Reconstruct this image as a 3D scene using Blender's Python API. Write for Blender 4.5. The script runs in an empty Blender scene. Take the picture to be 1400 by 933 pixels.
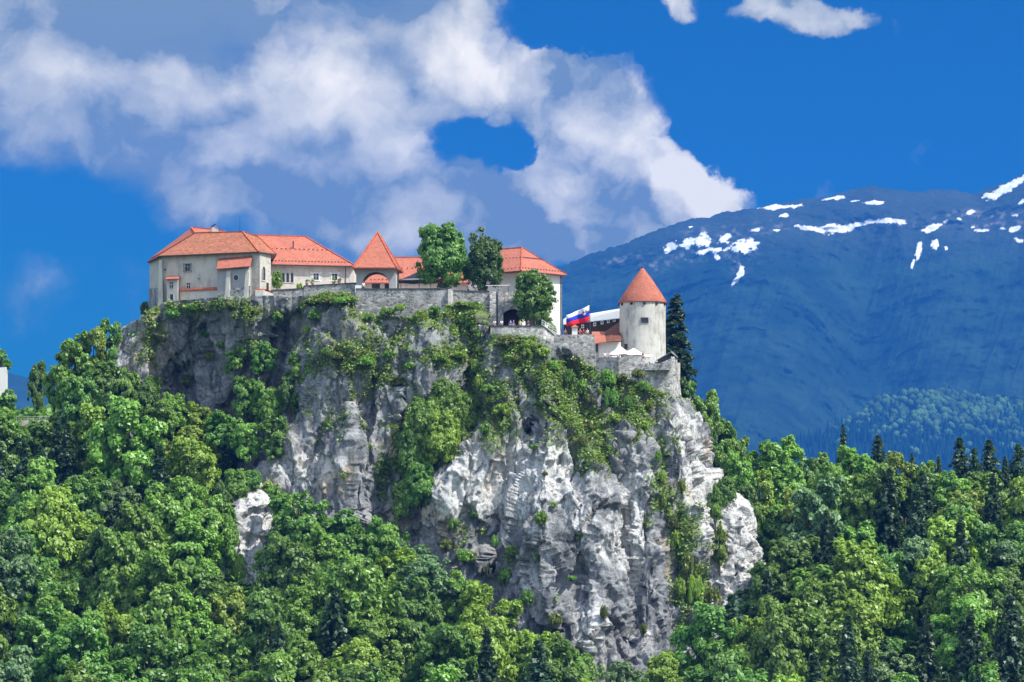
import bpy, bmesh, math, random
import numpy as np
from mathutils import Vector, Matrix

random.seed(7)
rng = np.random.default_rng(11)
R = math.radians
sc = bpy.context.scene
C = sc.collection

# ---------------------------------------------------------------- camera
F = 100.0 / 36.0 * 1400.0          # focal length in photo pixels
CZ, HY = 60.0, 720.0               # eye height, row of the horizon
cam = bpy.data.objects.new('camera', bpy.data.cameras.new('camera'))
C.objects.link(cam)
cam.data.lens = 100.0
cam.data.sensor_width = 36.0
cam.location = (0, 0, CZ)
cam.rotation_euler = (R(90), 0, 0)
cam.data.shift_y = (HY - 466.5) / 1400.0
cam.data.clip_start = 1.0
cam.data.clip_end = 60000.0
sc.camera = cam

def W(px, py, Y):
    """world point that the photo shows at this pixel when it stands Y metres away"""
    return ((px - 700.0) * Y / F, Y, CZ + (HY - py) * Y / F)
def WX(px, Y): return (px - 700.0) * Y / F
def WZ(py, Y): return CZ + (HY - py) * Y / F
def PX(x, y): return 700.0 + x / y * F
def PY(z, y): return HY - (z - CZ) / y * F

# ---------------------------------------------------------------- light
SUN_AZ, SUN_EL = 29.0, 54.0        # sun stands to the right, a little on the camera's side
sdir = Vector((math.cos(R(SUN_AZ)) * math.cos(R(SUN_EL)), -math.sin(R(SUN_AZ)) * math.cos(R(SUN_EL)), math.sin(R(SUN_EL))))
sun = bpy.data.objects.new('sun', bpy.data.lights.new('sun', 'SUN'))
C.objects.link(sun)
sun.data.energy = 4.2
sun.data.angle = R(0.5)
sun.data.color = (1.0, 0.95, 0.86)
sun.rotation_euler = sdir.to_track_quat('Z', 'Y').to_euler()
sun.location = (60, 300, 300)

SKY_STRENGTH = 0.1
SKY_GAIN = (0.001, 0.185, 0.39)
SKY_GAIN_LOW = (0.012, 0.245, 0.42)
HAZE_DENSITY = 8.5e-5
HAZE_COLOR = (0.03, 0.195, 0.66)
vs = sc.view_settings
vs.view_transform = 'Standard'
vs.look = 'None'
vs.gamma = 1.0
vs.use_curve_mapping = False
vs.exposure = 0.95

cy = sc.cycles
cy.max_bounces = 8
cy.diffuse_bounces = 5
cy.glossy_bounces = 2
cy.transmission_bounces = 3
cy.transparent_max_bounces = 4
cy.volume_bounces = 0
cy.use_denoising = True
cy.caustics_reflective = False
cy.caustics_refractive = False

# ---------------------------------------------------------------- node helpers
class G:
    """small expression helper over a node tree"""
    def __init__(s, tree): s.t = tree
    def n(s, kind, **kw):
        nd = s.t.nodes.new(kind)
        for k, v in kw.items(): setattr(nd, k, v)
        return nd
    def put(s, sock, v):
        if hasattr(v, 'is_linked') or isinstance(v, bpy.types.NodeSocket): s.t.links.new(v, sock)
        elif v is not None:
            if sock.type == 'RGBA' and len(v) == 3: v = (*v, 1)
            sock.default_value = v
    def m(s, op, a, b=None, c=None, clamp=False):
        nd = s.n('ShaderNodeMath', operation=op, use_clamp=clamp)
        for i, v in enumerate((a, b, c)):
            if v is not None: s.put(nd.inputs[i], v)
        return nd.outputs[0]
    def v(s, op, a, b=None, scale=None):
        nd = s.n('ShaderNodeVectorMath', operation=op)
        s.put(nd.inputs[0], a)
        if b is not None: s.put(nd.inputs[1], b)
        if scale is not None: s.put(nd.inputs['Scale'], scale)
        return nd.outputs['Value'] if op in ('DOT_PRODUCT', 'LENGTH', 'DISTANCE') else nd.outputs[0]
    def comb(s, x, y, z):
        nd = s.n('ShaderNodeCombineXYZ')
        for i, q in enumerate((x, y, z)): s.put(nd.inputs[i], q)
        return nd.outputs[0]
    def sep(s, v):
        nd = s.n('ShaderNodeSeparateXYZ'); s.put(nd.inputs[0], v); return nd.outputs
    def noise(s, vec, scale, detail=4, rough=0.55, dist=0.0, color=False):
        nd = s.n('ShaderNodeTexNoise'); s.put(nd.inputs['Vector'], vec)
        nd.inputs['Scale'].default_value = scale; nd.inputs['Detail'].default_value = detail
        nd.inputs['Roughness'].default_value = rough; nd.inputs['Distortion'].default_value = dist
        return nd.outputs['Color'] if color else nd.outputs[0]
    def vor(s, vec, scale, feature='F1', out='Distance'):
        nd = s.n('ShaderNodeTexVoronoi', feature=feature); s.put(nd.inputs['Vector'], vec)
        nd.inputs['Scale'].default_value = scale
        return nd.outputs[out]
    def ramp(s, f, lo, hi, smooth=True):
        nd = s.n('ShaderNodeMapRange', interpolation_type='SMOOTHSTEP' if smooth else 'LINEAR')
        s.put(nd.inputs['Value'], f); nd.inputs['From Min'].default_value = lo; nd.inputs['From Max'].default_value = hi
        return nd.outputs[0]
    def mix(s, f, a, b, mode='MIX'):
        nd = s.n('ShaderNodeMix', data_type='RGBA', blend_type=mode)
        s.put(nd.inputs[0], f); s.put(nd.inputs[6], a); s.put(nd.inputs[7], b)
        return nd.outputs[2]

# ---------------------------------------------------------------- world: sky and clouds
world = bpy.data.worlds.new('World')
sc.world = world
world.use_nodes = True
wt = world.node_tree
wt.nodes.clear()
g = G(wt)
sky = g.n('ShaderNodeTexSky', sky_type='NISHITA')
sky.sun_disc = False
sky.sun_elevation = R(SUN_EL)
sky.sun_rotation = math.atan2(sdir.x, sdir.y)
sky.air_density = 1.0
sky.dust_density = 0.6
sky.ozone_density = 2.5
gen = g.n('ShaderNodeTexCoord').outputs['Generated']
sx, sy, sz = g.sep(gen)
gain = g.mix(g.ramp(g.m('ADD', sz, g.m('MULTIPLY', sx, .22)), 0.17, 0.02), SKY_GAIN, SKY_GAIN_LOW)      # paler towards the horizon
skycol = g.mix(1.0, sky.outputs[0], gain, 'MULTIPLY')
yy = g.m('MAXIMUM', g.m('ABSOLUTE', sy), 0.08)
cp = g.comb(g.m('DIVIDE', sx, yy), g.m('DIVIDE', sz, yy), 0.0)       # place on the sky, by direction
warp = g.v('SCALE', g.v('SUBTRACT', g.noise(cp, 20, 7, 0.62, color=True), (0.5, 0.5, 0.5)), scale=0.034)
cpw = g.v('ADD', cp, g.v('MULTIPLY', warp, (1, 1, 0)))
def blobs(p, lst):
    tot = None
    for (px, py, rx, ry, amp) in lst:
        q = g.v('MULTIPLY', g.v('SUBTRACT', p, ((px - 700) / F, (HY - py) / F, 0)), (F / rx, F / ry, 0))
        b = g.m('MULTIPLY', g.m('MAXIMUM', g.m('SUBTRACT', 1.0, g.v('DOT_PRODUCT', q, q)), 0.0), amp)
        tot = b if tot is None else g.m('ADD', tot, b)
    return tot
CLOUD = [(300, 130, 400, 170, .95), (90, 110, 260, 130, .7), (420, 225, 300, 120, .8), (610, 80, 170, 120, .9),
         (520, 300, 330, 95, .7), (40, -20, 300, 90, .8), (420, -30, 420, 90, .8),
         (800, 160, 125, 105, .95), (935, 250, 115, 75, 1.2), (770, 285, 210, 90, .8), (860, 320, 190, 50, .8), (720, 130, 90, 60, .6),
         (1090, 14, 100, 32, .95), (915, -4, 60, 34, .8), (1100, 264, 46, 34, .42), (1010, 300, 70, 30, .35),
         (642, 180, 58, 58, -1.05), (684, 186, 56, 70, -1.05), (655, 205, 60, 50, -.55), (705, 214, 34, 34, -.8), (618, 165, 34, 22, -.5), (672, 158, 26, 24, .9), (640, 222, 26, 20, .7), (800, 25, 130, 60, -1.6), (60, 270, 190, 75, -.7), (1040, 160, 120, 90, -1.4), (330, 325, 240, 34, -.45)]
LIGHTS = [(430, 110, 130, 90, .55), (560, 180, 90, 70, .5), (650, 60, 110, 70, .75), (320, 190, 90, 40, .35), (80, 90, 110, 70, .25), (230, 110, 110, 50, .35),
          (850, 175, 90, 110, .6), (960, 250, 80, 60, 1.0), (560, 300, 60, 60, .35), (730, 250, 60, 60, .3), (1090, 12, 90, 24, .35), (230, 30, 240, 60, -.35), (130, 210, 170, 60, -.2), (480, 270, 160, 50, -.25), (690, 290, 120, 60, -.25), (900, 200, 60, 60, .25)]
base_c = blobs(cpw, CLOUD)
lit_c = blobs(cpw, LIGHTS)  # sunlit and dull cloud masses, painted in as brightness
n1 = g.noise(cpw, 25, 8, 0.52)
n2 = g.noise(g.v('ADD', cpw, (0.005, 0.007, 0)), 25, 8, 0.52)
n3 = g.noise(cpw, 9, 3, 0.5)
over = g.m('ADD', g.m('MULTIPLY', g.ramp(sz, 0.26, 0.5), 0.8), g.m('MULTIPLY', g.ramp(sy, 0.1, -0.3), 0.6))          # unseen cloud added overhead and behind, to brighten the shaded sides
dens = g.m('ADD', g.m('ADD', base_c, over), g.m('ADD', g.m('MULTIPLY', g.m('SUBTRACT', n1, 0.5), 1.75), g.m('MULTIPLY', g.m('SUBTRACT', n3, 0.5), .8)))
cov = g.mix(g.ramp(g.sep(cp)[0], -0.04, 0.03), g.ramp(dens, -0.05, 1.0), g.ramp(dens, 0.16, 0.62))
relief = g.m('SUBTRACT', n1, n2)  # sunward noise step paints self-shading into the cloud colour
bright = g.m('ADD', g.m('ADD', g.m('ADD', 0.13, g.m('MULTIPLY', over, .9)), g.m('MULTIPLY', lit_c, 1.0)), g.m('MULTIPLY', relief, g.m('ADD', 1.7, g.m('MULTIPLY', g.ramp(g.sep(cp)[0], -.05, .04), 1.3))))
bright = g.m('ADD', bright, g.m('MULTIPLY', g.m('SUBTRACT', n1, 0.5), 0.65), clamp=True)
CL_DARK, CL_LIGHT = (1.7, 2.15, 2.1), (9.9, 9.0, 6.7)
ccol = g.mix(g.m('MINIMUM', over, 1.0), g.mix(bright, CL_DARK, CL_LIGHT), (6.2, 7.6, 10.0))  # the added unseen cloud is tinted cool, to blue the shadows
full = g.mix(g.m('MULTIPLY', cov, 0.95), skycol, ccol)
bg = g.n('ShaderNodeBackground')
bg.inputs['Strength'].default_value = SKY_STRENGTH
wt.links.new(full, bg.inputs['Color'])
wo = g.n('ShaderNodeOutputWorld')
wt.links.new(bg.outputs[0], wo.inputs['Surface'])
world.cycles.sampling_method = 'MANUAL'
world.cycles.sample_map_resolution = 512

# ---------------------------------------------------------------- numpy noise
def _hash(ix, iy, iz, seed):
    h = (ix.astype(np.int64) * 374761393 + iy.astype(np.int64) * 668265263 + iz.astype(np.int64) * 1440662683 + seed * 974634777) & 0xffffffff
    h = ((h ^ (h >> 16)) * 2146121005) & 0xffffffff
    h = ((h ^ (h >> 13)) * 1274126177) & 0xffffffff
    h = ((h ^ (h >> 16)) * 2246822519) & 0xffffffff
    return ((h ^ (h >> 15)) & 0xffffff) / float(0xffffff)
def vnoise(p, seed=0):
    i = np.floor(p).astype(np.int64); f = p - i; f = f * f * f * (f * (f * 6 - 15) + 10)
    r = 0
    for dx in (0, 1):
        for dy in (0, 1):
            for dz in (0, 1):
                w = (f[:, 0] if dx else 1 - f[:, 0]) * (f[:, 1] if dy else 1 - f[:, 1]) * (f[:, 2] if dz else 1 - f[:, 2])
                r = r + w * _hash(i[:, 0] + dx, i[:, 1] + dy, i[:, 2] + dz, seed)
    return r * 2 - 1
def fbm(p, octaves=4, seed=0, gain=.5):
    a, t, s = 1.0, 0, 0
    for o in range(octaves):
        t = t + a * vnoise(p * (2.03 ** o) + o * 17.3, seed + o); s += a; a *= gain
    return t / s
def ridged(p, octaves=4, seed=0, gain=.5):
    a, t, s = 1.0, 0, 0
    for o in range(octaves):
        t = t + a * (1 - np.abs(vnoise(p * (2.03 ** o) + o * 9.7, seed + o)) * 2); s += a; a *= gain
    return t / s
def worley(p, seed=0):
    """distance to nearest cell point, its random value"""
    i = np.floor(p).astype(np.int64)
    best = np.full(len(p), 9.0); val = np.zeros(len(p))
    for dx in (-1, 0, 1):
        for dy in (-1, 0, 1):
            for dz in (-1, 0, 1):
                c = i + np.array((dx, dy, dz))
                q = np.stack([_hash(c[:, 0], c[:, 1], c[:, 2], seed + k) for k in range(3)], 1) + c
                d = ((q - p) ** 2).sum(1)
                m = d < best
                best = np.where(m, d, best)
                val = np.where(m, _hash(c[:, 0], c[:, 1], c[:, 2], seed + 7), val)
    return np.sqrt(best), val
def facets(p, seed, tilt):
    """broken blocks: a height and a tilted plane for each cell"""
    i = np.floor(p).astype(np.int64); best = np.full(len(p), 9.0); out = np.zeros(len(p))
    for dx in (-1, 0, 1):
        for dy in (-1, 0, 1):
            for dz in (-1, 0, 1):
                c = i + np.array((dx, dy, dz))
                q = np.stack([_hash(c[:, 0], c[:, 1], c[:, 2], seed + k) for k in range(3)], 1) + c
                e = p - q; d = (e ** 2).sum(1); m = d < best
                best = np.where(m, d, best)
                h = _hash(c[:, 0], c[:, 1], c[:, 2], seed + 7) - .5
                g_ = np.stack([_hash(c[:, 0], c[:, 1], c[:, 2], seed + 11 + k) - .5 for k in range(3)], 1)
                out = np.where(m, h + (e * g_).sum(1) * 2 * tilt, out)
    return out
def sstep(a, b, x):
    t = np.clip((x - a) / (b - a), 0, 1); return t * t * (3 - 2 * t)
def table(xs, ys, T, x, y):
    """bilinear table with eased cells"""
    xs, ys, T = np.array(xs, float), np.array(ys, float), np.array(T, float)
    i = np.clip(np.searchsorted(xs, x) - 1, 0, len(xs) - 2); j = np.clip(np.searchsorted(ys, y) - 1, 0, len(ys) - 2)
    u = np.clip((x - xs[i]) / (xs[i + 1] - xs[i]), 0, 1); v = np.clip((y - ys[j]) / (ys[j + 1] - ys[j]), 0, 1)
    return (T[j, i] * (1 - u) + T[j, i + 1] * u) * (1 - v) + (T[j + 1, i] * (1 - u) + T[j + 1, i + 1] * u) * v

# ---------------------------------------------------------------- materials
def mat(name, color, rough=0.85, spec=0.2, build=None):
    m = bpy.data.materials.new(name); m.use_nodes = True
    t = m.node_tree; t.nodes.clear(); q = G(t)
    b = q.n('ShaderNodeBsdfPrincipled'); o = q.n('ShaderNodeOutputMaterial')
    b.inputs['Roughness'].default_value = rough
    b.inputs['Specular IOR Level'].default_value = spec
    pos = q.n('ShaderNodeNewGeometry').outputs['Position']
    col = color
    if build:
        col, bump = build(q, pos, color)
        if bump is not None:
            h, strength, dist = bump
            bn = q.n('ShaderNodeBump'); bn.inputs['Strength'].default_value = strength; bn.inputs['Distance'].default_value = dist
            t.links.new(h, bn.inputs['Height']); t.links.new(bn.outputs[0], b.inputs['Normal'])
    q.put(b.inputs['Base Color'], col)
    t.links.new(b.outputs[0], o.inputs['Surface'])
    return m
def b_vary(amount=.25, scale=.8, bump=.2):
    def f(q, pos, c):
        n = q.noise(pos, scale, 6, .65)
        k = q.ramp(n, .3, .7)
        col = q.mix(k, tuple(x * (1 - amount) for x in c), tuple(min(1, x * (1 + amount)) for x in c))
        return col, (q.noise(pos, scale * 8, 3), bump, .05)
    return f
def b_plaster(dirt, amount=.5):
    def f(q, pos, c):
        st = q.noise(q.v('MULTIPLY', pos, (1.2, 1.2, .22)), 1.3, 6, .65)
        pt = q.noise(pos, .55, 6, .6)
        k = q.m('MULTIPLY', q.ramp(q.m('ADD', q.m('MULTIPLY', st, .6), q.m('MULTIPLY', pt, .5)), .48, .74), amount)
        sm = q.mix(.25, c, q.mix(q.noise(pos, 4, 4), (0.6, 0.6, 0.6), (1.35, 1.33, 1.3)), 'MULTIPLY')
        return q.mix(k, sm, dirt), (q.noise(pos, 5, 5), .25, .05)
    return f
def b_stone(q, pos, c):
    nz = q.v('ADD', pos, q.v('SCALE', q.noise(pos, 1.5, 2, color=True), scale=.35))
    cell = q.vor(q.v('MULTIPLY', nz, (1, 1, 1.5)), 1.5, out='Color')
    edge = q.vor(q.v('MULTIPLY', nz, (1, 1, 1.5)), 1.5, 'DISTANCE_TO_EDGE')
    r = q.sep(cell)[0]
    a = q.mix(r, tuple(x * .45 for x in c), tuple(min(1, x * 1.55) for x in c))
    dirt = q.ramp(q.noise(q.v('MULTIPLY', pos, (1, 1, .45)), .35, 6, .6), .42, .68)
    a = q.mix(q.m('MULTIPLY', dirt, .75), a, (.075, .085, .075))
    mort = q.ramp(edge, .02, .09)
    a = q.mix(mort, (.33, .32, .30), a)
    return a, (q.m('ADD', mort, q.noise(pos, 6, 3)), .6, .12)
def b_tiles(var, old):
    def f(q, pos, c):
        x, y, z = q.sep(pos)
        row = q.m('FRACT', q.m('MULTIPLY', z, 3.4))
        bk = q.vor(q.v('MULTIPLY', pos, (1, 1, 1.4)), 2.6, out='Color')
        r = q.sep(bk)[0]
        a = q.mix(r, tuple(k * (1 - var) for k in c), tuple(min(1, k * (1 + var)) for k in c))
        if old: a = q.mix(q.m('MULTIPLY', q.ramp(q.noise(pos, 1.4, 5, .6), .45, .7), .45), a, (.30, .15, .075))
        a = q.mix(q.m('MULTIPLY', q.ramp(q.noise(pos, .35, 4), .4, .75), .35), a, tuple(k * .72 for k in c))
        a = q.mix(q.m('MULTIPLY', q.ramp(row, .22, 0.0), .22), a, tuple(k * .5 for k in c))
        return a, (row, .35, .06)
    return f
def b_timber(q, pos, c):
    x, y, z = q.sep(pos)
    n = q.noise(q.v('MULTIPLY', pos, (6, 6, .6)), 1.0, 4)
    return q.mix(n, tuple(k * .5 for k in c), tuple(k * 1.6 for k in c)), (n, .3, .03)
def b_rock(q, pos, c):
    p2 = q.v('MULTIPLY', pos, (1, 1, .5))
    big = q.noise(q.v('MULTIPLY', pos, (1, 1, .6)), .06, 6, .6, .4)
    med = q.noise(p2, .3, 9, .68, .6)
    fine = q.noise(pos, 1.6, 8, .7)
    streak = q.noise(q.v('MULTIPLY', pos, (1, 1, .09)), .7, 7, .65, .3)
    attr = q.n('ShaderNodeAttribute', attribute_name='fresh').outputs['Fac']
    veg = q.n('ShaderNodeAttribute', attribute_name='veg').outputs['Fac']
    base = q.mix(q.ramp(med, .32, .68), (.135, .142, .15), (.40, .405, .41))
    white = q.ramp(q.m('ADD', q.m('ADD', attr, q.m('MULTIPLY', q.m('SUBTRACT', big, .5), .9)), q.m('MULTIPLY', q.m('SUBTRACT', med, .5), 1.5)), .36, .68)
    base = q.mix(white, base, q.mix(fine, (.49, .485, .475), (.70, .69, .66)))
    ochre = q.ramp(q.m('ADD', q.m('MULTIPLY', big, .5), q.m('MULTIPLY', q.noise(pos, .14, 5), .6)), .60, .70)
    base = q.mix(q.m('MULTIPLY', ochre, .55), base, (.52, .40, .26))
    base = q.mix(q.m('MULTIPLY', q.ramp(streak, .52, .66), .7), base, (.06, .064, .068))
    pit = q.ramp(fine, .36, .5)
    base = q.mix(q.m('MULTIPLY', q.m('SUBTRACT', 1.0, pit), .6), base, (.10, .11, .11))
    gn = q.ramp(q.m('ADD', veg, q.m('MULTIPLY', q.m('SUBTRACT', med, .5), 1.4)), .42, .75)
    gcol = q.mix(q.noise(pos, .8, 5), (.06, .10, .02), (.20, .25, .06))
    base = q.mix(q.m('MULTIPLY', gn, .9), base, gcol)
    h = q.m('ADD', q.m('MULTIPLY', fine, .5), q.m('MULTIPLY', q.noise(p2, .9, 8, .7), 1.0))
    return base, (h, .85, .9)
def b_floor(q, pos, c):
    n = q.noise(pos, .5, 6, .65)
    return q.mix(n, (.018, .028, .010), (.06, .085, .022)), (q.noise(pos, 2, 5), .6, .4)
def leaf_mat(name, dark, light, translucent=.36):
    m = bpy.data.materials.new(name); m.use_nodes = True
    t = m.node_tree; t.nodes.clear(); q = G(t)
    geo = q.n('ShaderNodeNewGeometry'); oi = q.n('ShaderNodeObjectInfo')
    isl = geo.outputs['Random Per Island']
    clump = q.noise(geo.outputs['Position'], .45, 3)
    f = q.m('ADD', q.m('ADD', .12, q.m('MULTIPLY', isl, .36)), q.m('MULTIPLY', q.ramp(clump, .3, .7), .32))
    f = q.m('ADD', f, q.m('MULTIPLY', oi.outputs['Random'], .22), clamp=True)
    col = q.mix(f, dark, light)
    hs = q.n('ShaderNodeHueSaturation'); q.put(hs.inputs['Color'], col)
    q.put(hs.inputs['Hue'], q.m('ADD', .480, q.m('MULTIPLY', oi.outputs['Random'], .028)))
    q.put(hs.inputs['Value'], q.m('ADD', .8, q.m('MULTIPLY', oi.outputs['Random'], .4)))
    d = q.n('ShaderNodeBsdfDiffuse'); tr = q.n('ShaderNodeBsdfTranslucent'); gl = q.n('ShaderNodeBsdfGlossy')
    t.links.new(hs.outputs[0], d.inputs['Color'])
    q.put(tr.inputs['Color'], q.mix(.5, hs.outputs[0], (.24, .44, .06)))
    gl.inputs['Roughness'].default_value = .45
    gl.inputs['Color'].default_value = (.9, .95, .9, 1)
    m1 = q.n('ShaderNodeMixShader'); m1.inputs[0].default_value = translucent
    t.links.new(d.outputs[0], m1.inputs[1]); t.links.new(tr.outputs[0], m1.inputs[2])
    m2 = q.n('ShaderNodeMixShader'); m2.inputs[0].default_value = .035
    t.links.new(m1.outputs[0], m2.inputs[1]); t.links.new(gl.outputs[0], m2.inputs[2])
    o = q.n('ShaderNodeOutputMaterial'); t.links.new(m2.outputs[0], o.inputs['Surface'])
    return m

M = {}
M['rock'] = mat('rock', (.4, .4, .4), .95, .1, b_rock)
M['floor'] = mat('forest_floor', (.05, .06, .02), .95, .05, b_floor)
M['cream'] = mat('cream_plaster', (.50, .475, .405), .9, .1, b_plaster((.26, .26, .24), .75))
M['pale'] = mat('pale_plaster', (.55, .51, .455), .9, .1, b_plaster((.30, .28, .25), .65))
M['white'] = mat('white_plaster', (.68, .67, .64), .9, .1, b_plaster((.55, .54, .5), .35))
M['tower'] = mat('tower_plaster', (.52, .505, .45), .92, .1, b_plaster((.2, .195, .185), .85))
M['grey'] = mat('grey_plaster', (.30, .31, .30), .92, .1, b_plaster((.2, .2, .2), .5))
M['stone'] = mat('rubble_stone', (.31, .305, .295), .95, .1, b_stone)
M['dressed'] = mat('dressed_stone', (.46, .445, .41), .9, .1, b_vary(.25, 1.5))
M['pale_stone'] = mat('weathered_stone', (.42, .41, .385), .95, .1, b_stone)
M['coping'] = mat('coping_stone', (.07, .075, .078), .9, .1, b_vary(.35, 1.2))
M['tile'] = mat('roof_tile', (.355, .116, .074), .8, .2, b_tiles(.18, False))
M['tile_old'] = mat('old_roof_tile', (.285, .106, .060), .85, .15, b_tiles(.34, True))
M['tile_edge'] = mat('ridge_tile', (.42, .10, .045), .85, .15, b_vary(.3, 2))
M['shingle'] = mat('grey_shingle', (.16, .16, .165), .85, .15, b_vary(.3, 3))
M['timber'] = mat('dark_timber', (.035, .024, .018), .85, .15, b_timber)
M['glass'] = mat('dark_glass', (.012, .016, .024), .12, .5, b_vary(.3, 1, .02))
M['iron'] = mat('dark_iron', (.03, .032, .035), .5, .4, b_vary(.3, 5, .05))
M['steel'] = mat('pale_steel', (.62, .63, .63), .4, .4, b_vary(.15, 5, .03))
M['canvas'] = mat('white_canvas', (.72, .70, .66), .85, .1, b_vary(.06, 1.5, .05))
M['greycanvas'] = mat('grey_canvas', (.10, .108, .12), .85, .1, b_vary(.1, 1.5, .05))
M['paving'] = mat('paving', (.40, .38, .34), .9, .1, b_vary(.25, 1.2))
M['asphalt'] = mat('asphalt', (.055, .055, .057), .9, .1, b_vary(.2, 2))
M['red'] = mat('flag_red', (.66, .02, .03), .8, .1, b_vary(.06, 1, .04))
M['blue'] = mat('flag_blue', (.02, .05, .42), .8, .1, b_vary(.06, 1, .04))
M['flagwhite'] = mat('flag_white', (.75, .75, .75), .8, .1, b_vary(.03, 1, .04))
M['yellow'] = mat('star_yellow', (.8, .6, .05), .8, .1, b_vary(.05, 1, .02))
M['bark'] = mat('bark', (.09, .07, .05), .95, .1, b_vary(.4, 3, .6))
M['skin'] = mat('skin', (.55, .33, .24), .6, .3, b_vary(.08, 6, .05))
M['hair'] = mat('brown_hair', (.05, .03, .02), .6, .3, b_vary(.3, 9, .2))
M['terracotta'] = mat('terracotta', (.42, .17, .09), .85, .1, b_vary(.2, 6))
for nm, cc in dict(shirt_white=(.78, .78, .78), shirt_red=(.55, .04, .06), shirt_blue=(.04, .10, .5), shirt_yellow=(.75, .72, .2), shirt_dark=(.04, .045, .06),
                   shirt_pink=(.7, .3, .35), trouser_navy=(.03, .04, .08), trouser_beige=(.42, .36, .27)).items():
    M[nm] = mat(nm, cc, .9, .1, b_vary(.12, 8, .1))
LEAF = {'mid green': leaf_mat('leaf_mid', (.085, .185, .028), (.24, .44, .058)),
        'deep green': leaf_mat('leaf_deep', (.055, .135, .026), (.165, .34, .048)),
        'yellow-green': leaf_mat('leaf_yellow', (.12, .22, .02), (.33, .48, .06)),
        'blue-green': leaf_mat('leaf_blue', (.060, .135, .05), (.18, .31, .12)),
        'dark': leaf_mat('leaf_dark', (.025, .065, .014), (.085, .17, .030)),
        'grassy': leaf_mat('leaf_grassy', (.060, .085, .014), (.20, .225, .045), .3),
        'needle': leaf_mat('needles', (.016, .042, .022), (.055, .105, .05), .15),
        'grey-green': leaf_mat('leaf_grey', (.09, .165, .06), (.23, .36, .14), .4)}

# ---------------------------------------------------------------- object helpers
def tag(o, label=None, cat=None, group=None, kind=None):
    if label: o['label'] = label
    if cat: o['category'] = cat
    if group: o['group'] = group
    if kind: o['kind'] = kind
    return o
def empty(name, loc, label, cat, group=None):
    o = bpy.data.objects.new(name, None); C.objects.link(o); o.location = loc
    o.empty_display_size = .5
    return tag(o, label, cat, group)
def raw(name, V, Fc, material, parent=None, smooth=False, attrs=None):
    """V in world coordinates; stored relative to the thing it belongs to"""
    V = np.asarray(V, float)
    if parent is not None:
        L = np.array(parent_world(parent)); V = V - L
    me = bpy.data.meshes.new(name)
    if isinstance(Fc, np.ndarray):
        nv, nf, k = len(V), len(Fc), Fc.shape[1]
        me.vertices.add(nv); me.vertices.foreach_set('co', V.astype(np.float32).ravel())
        me.loops.add(nf * k); me.loops.foreach_set('vertex_index', Fc.astype(np.int32).ravel())
        me.polygons.add(nf); me.polygons.foreach_set('loop_start', np.arange(0, nf * k, k, dtype=np.int32))
        me.update(calc_edges=True)
    else:
        me.from_pydata([tuple(v) for v in V], [], Fc)
    if smooth: me.polygons.foreach_set('use_smooth', np.ones(len(me.polygons), bool))
    if attrs:
        for k_, a in attrs.items():
            at = me.attributes.new(k_, 'FLOAT', 'POINT'); at.data.foreach_set('value', np.asarray(a, np.float32))
    me.materials.append(material)
    me.update()
    o = bpy.data.objects.new(name, me); C.objects.link(o)
    if parent is not None: o.parent = parent
    return o
def parent_world(p):
    v = Vector(p.location)
    while p.parent: p = p.parent; v += p.location
    return v
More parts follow.
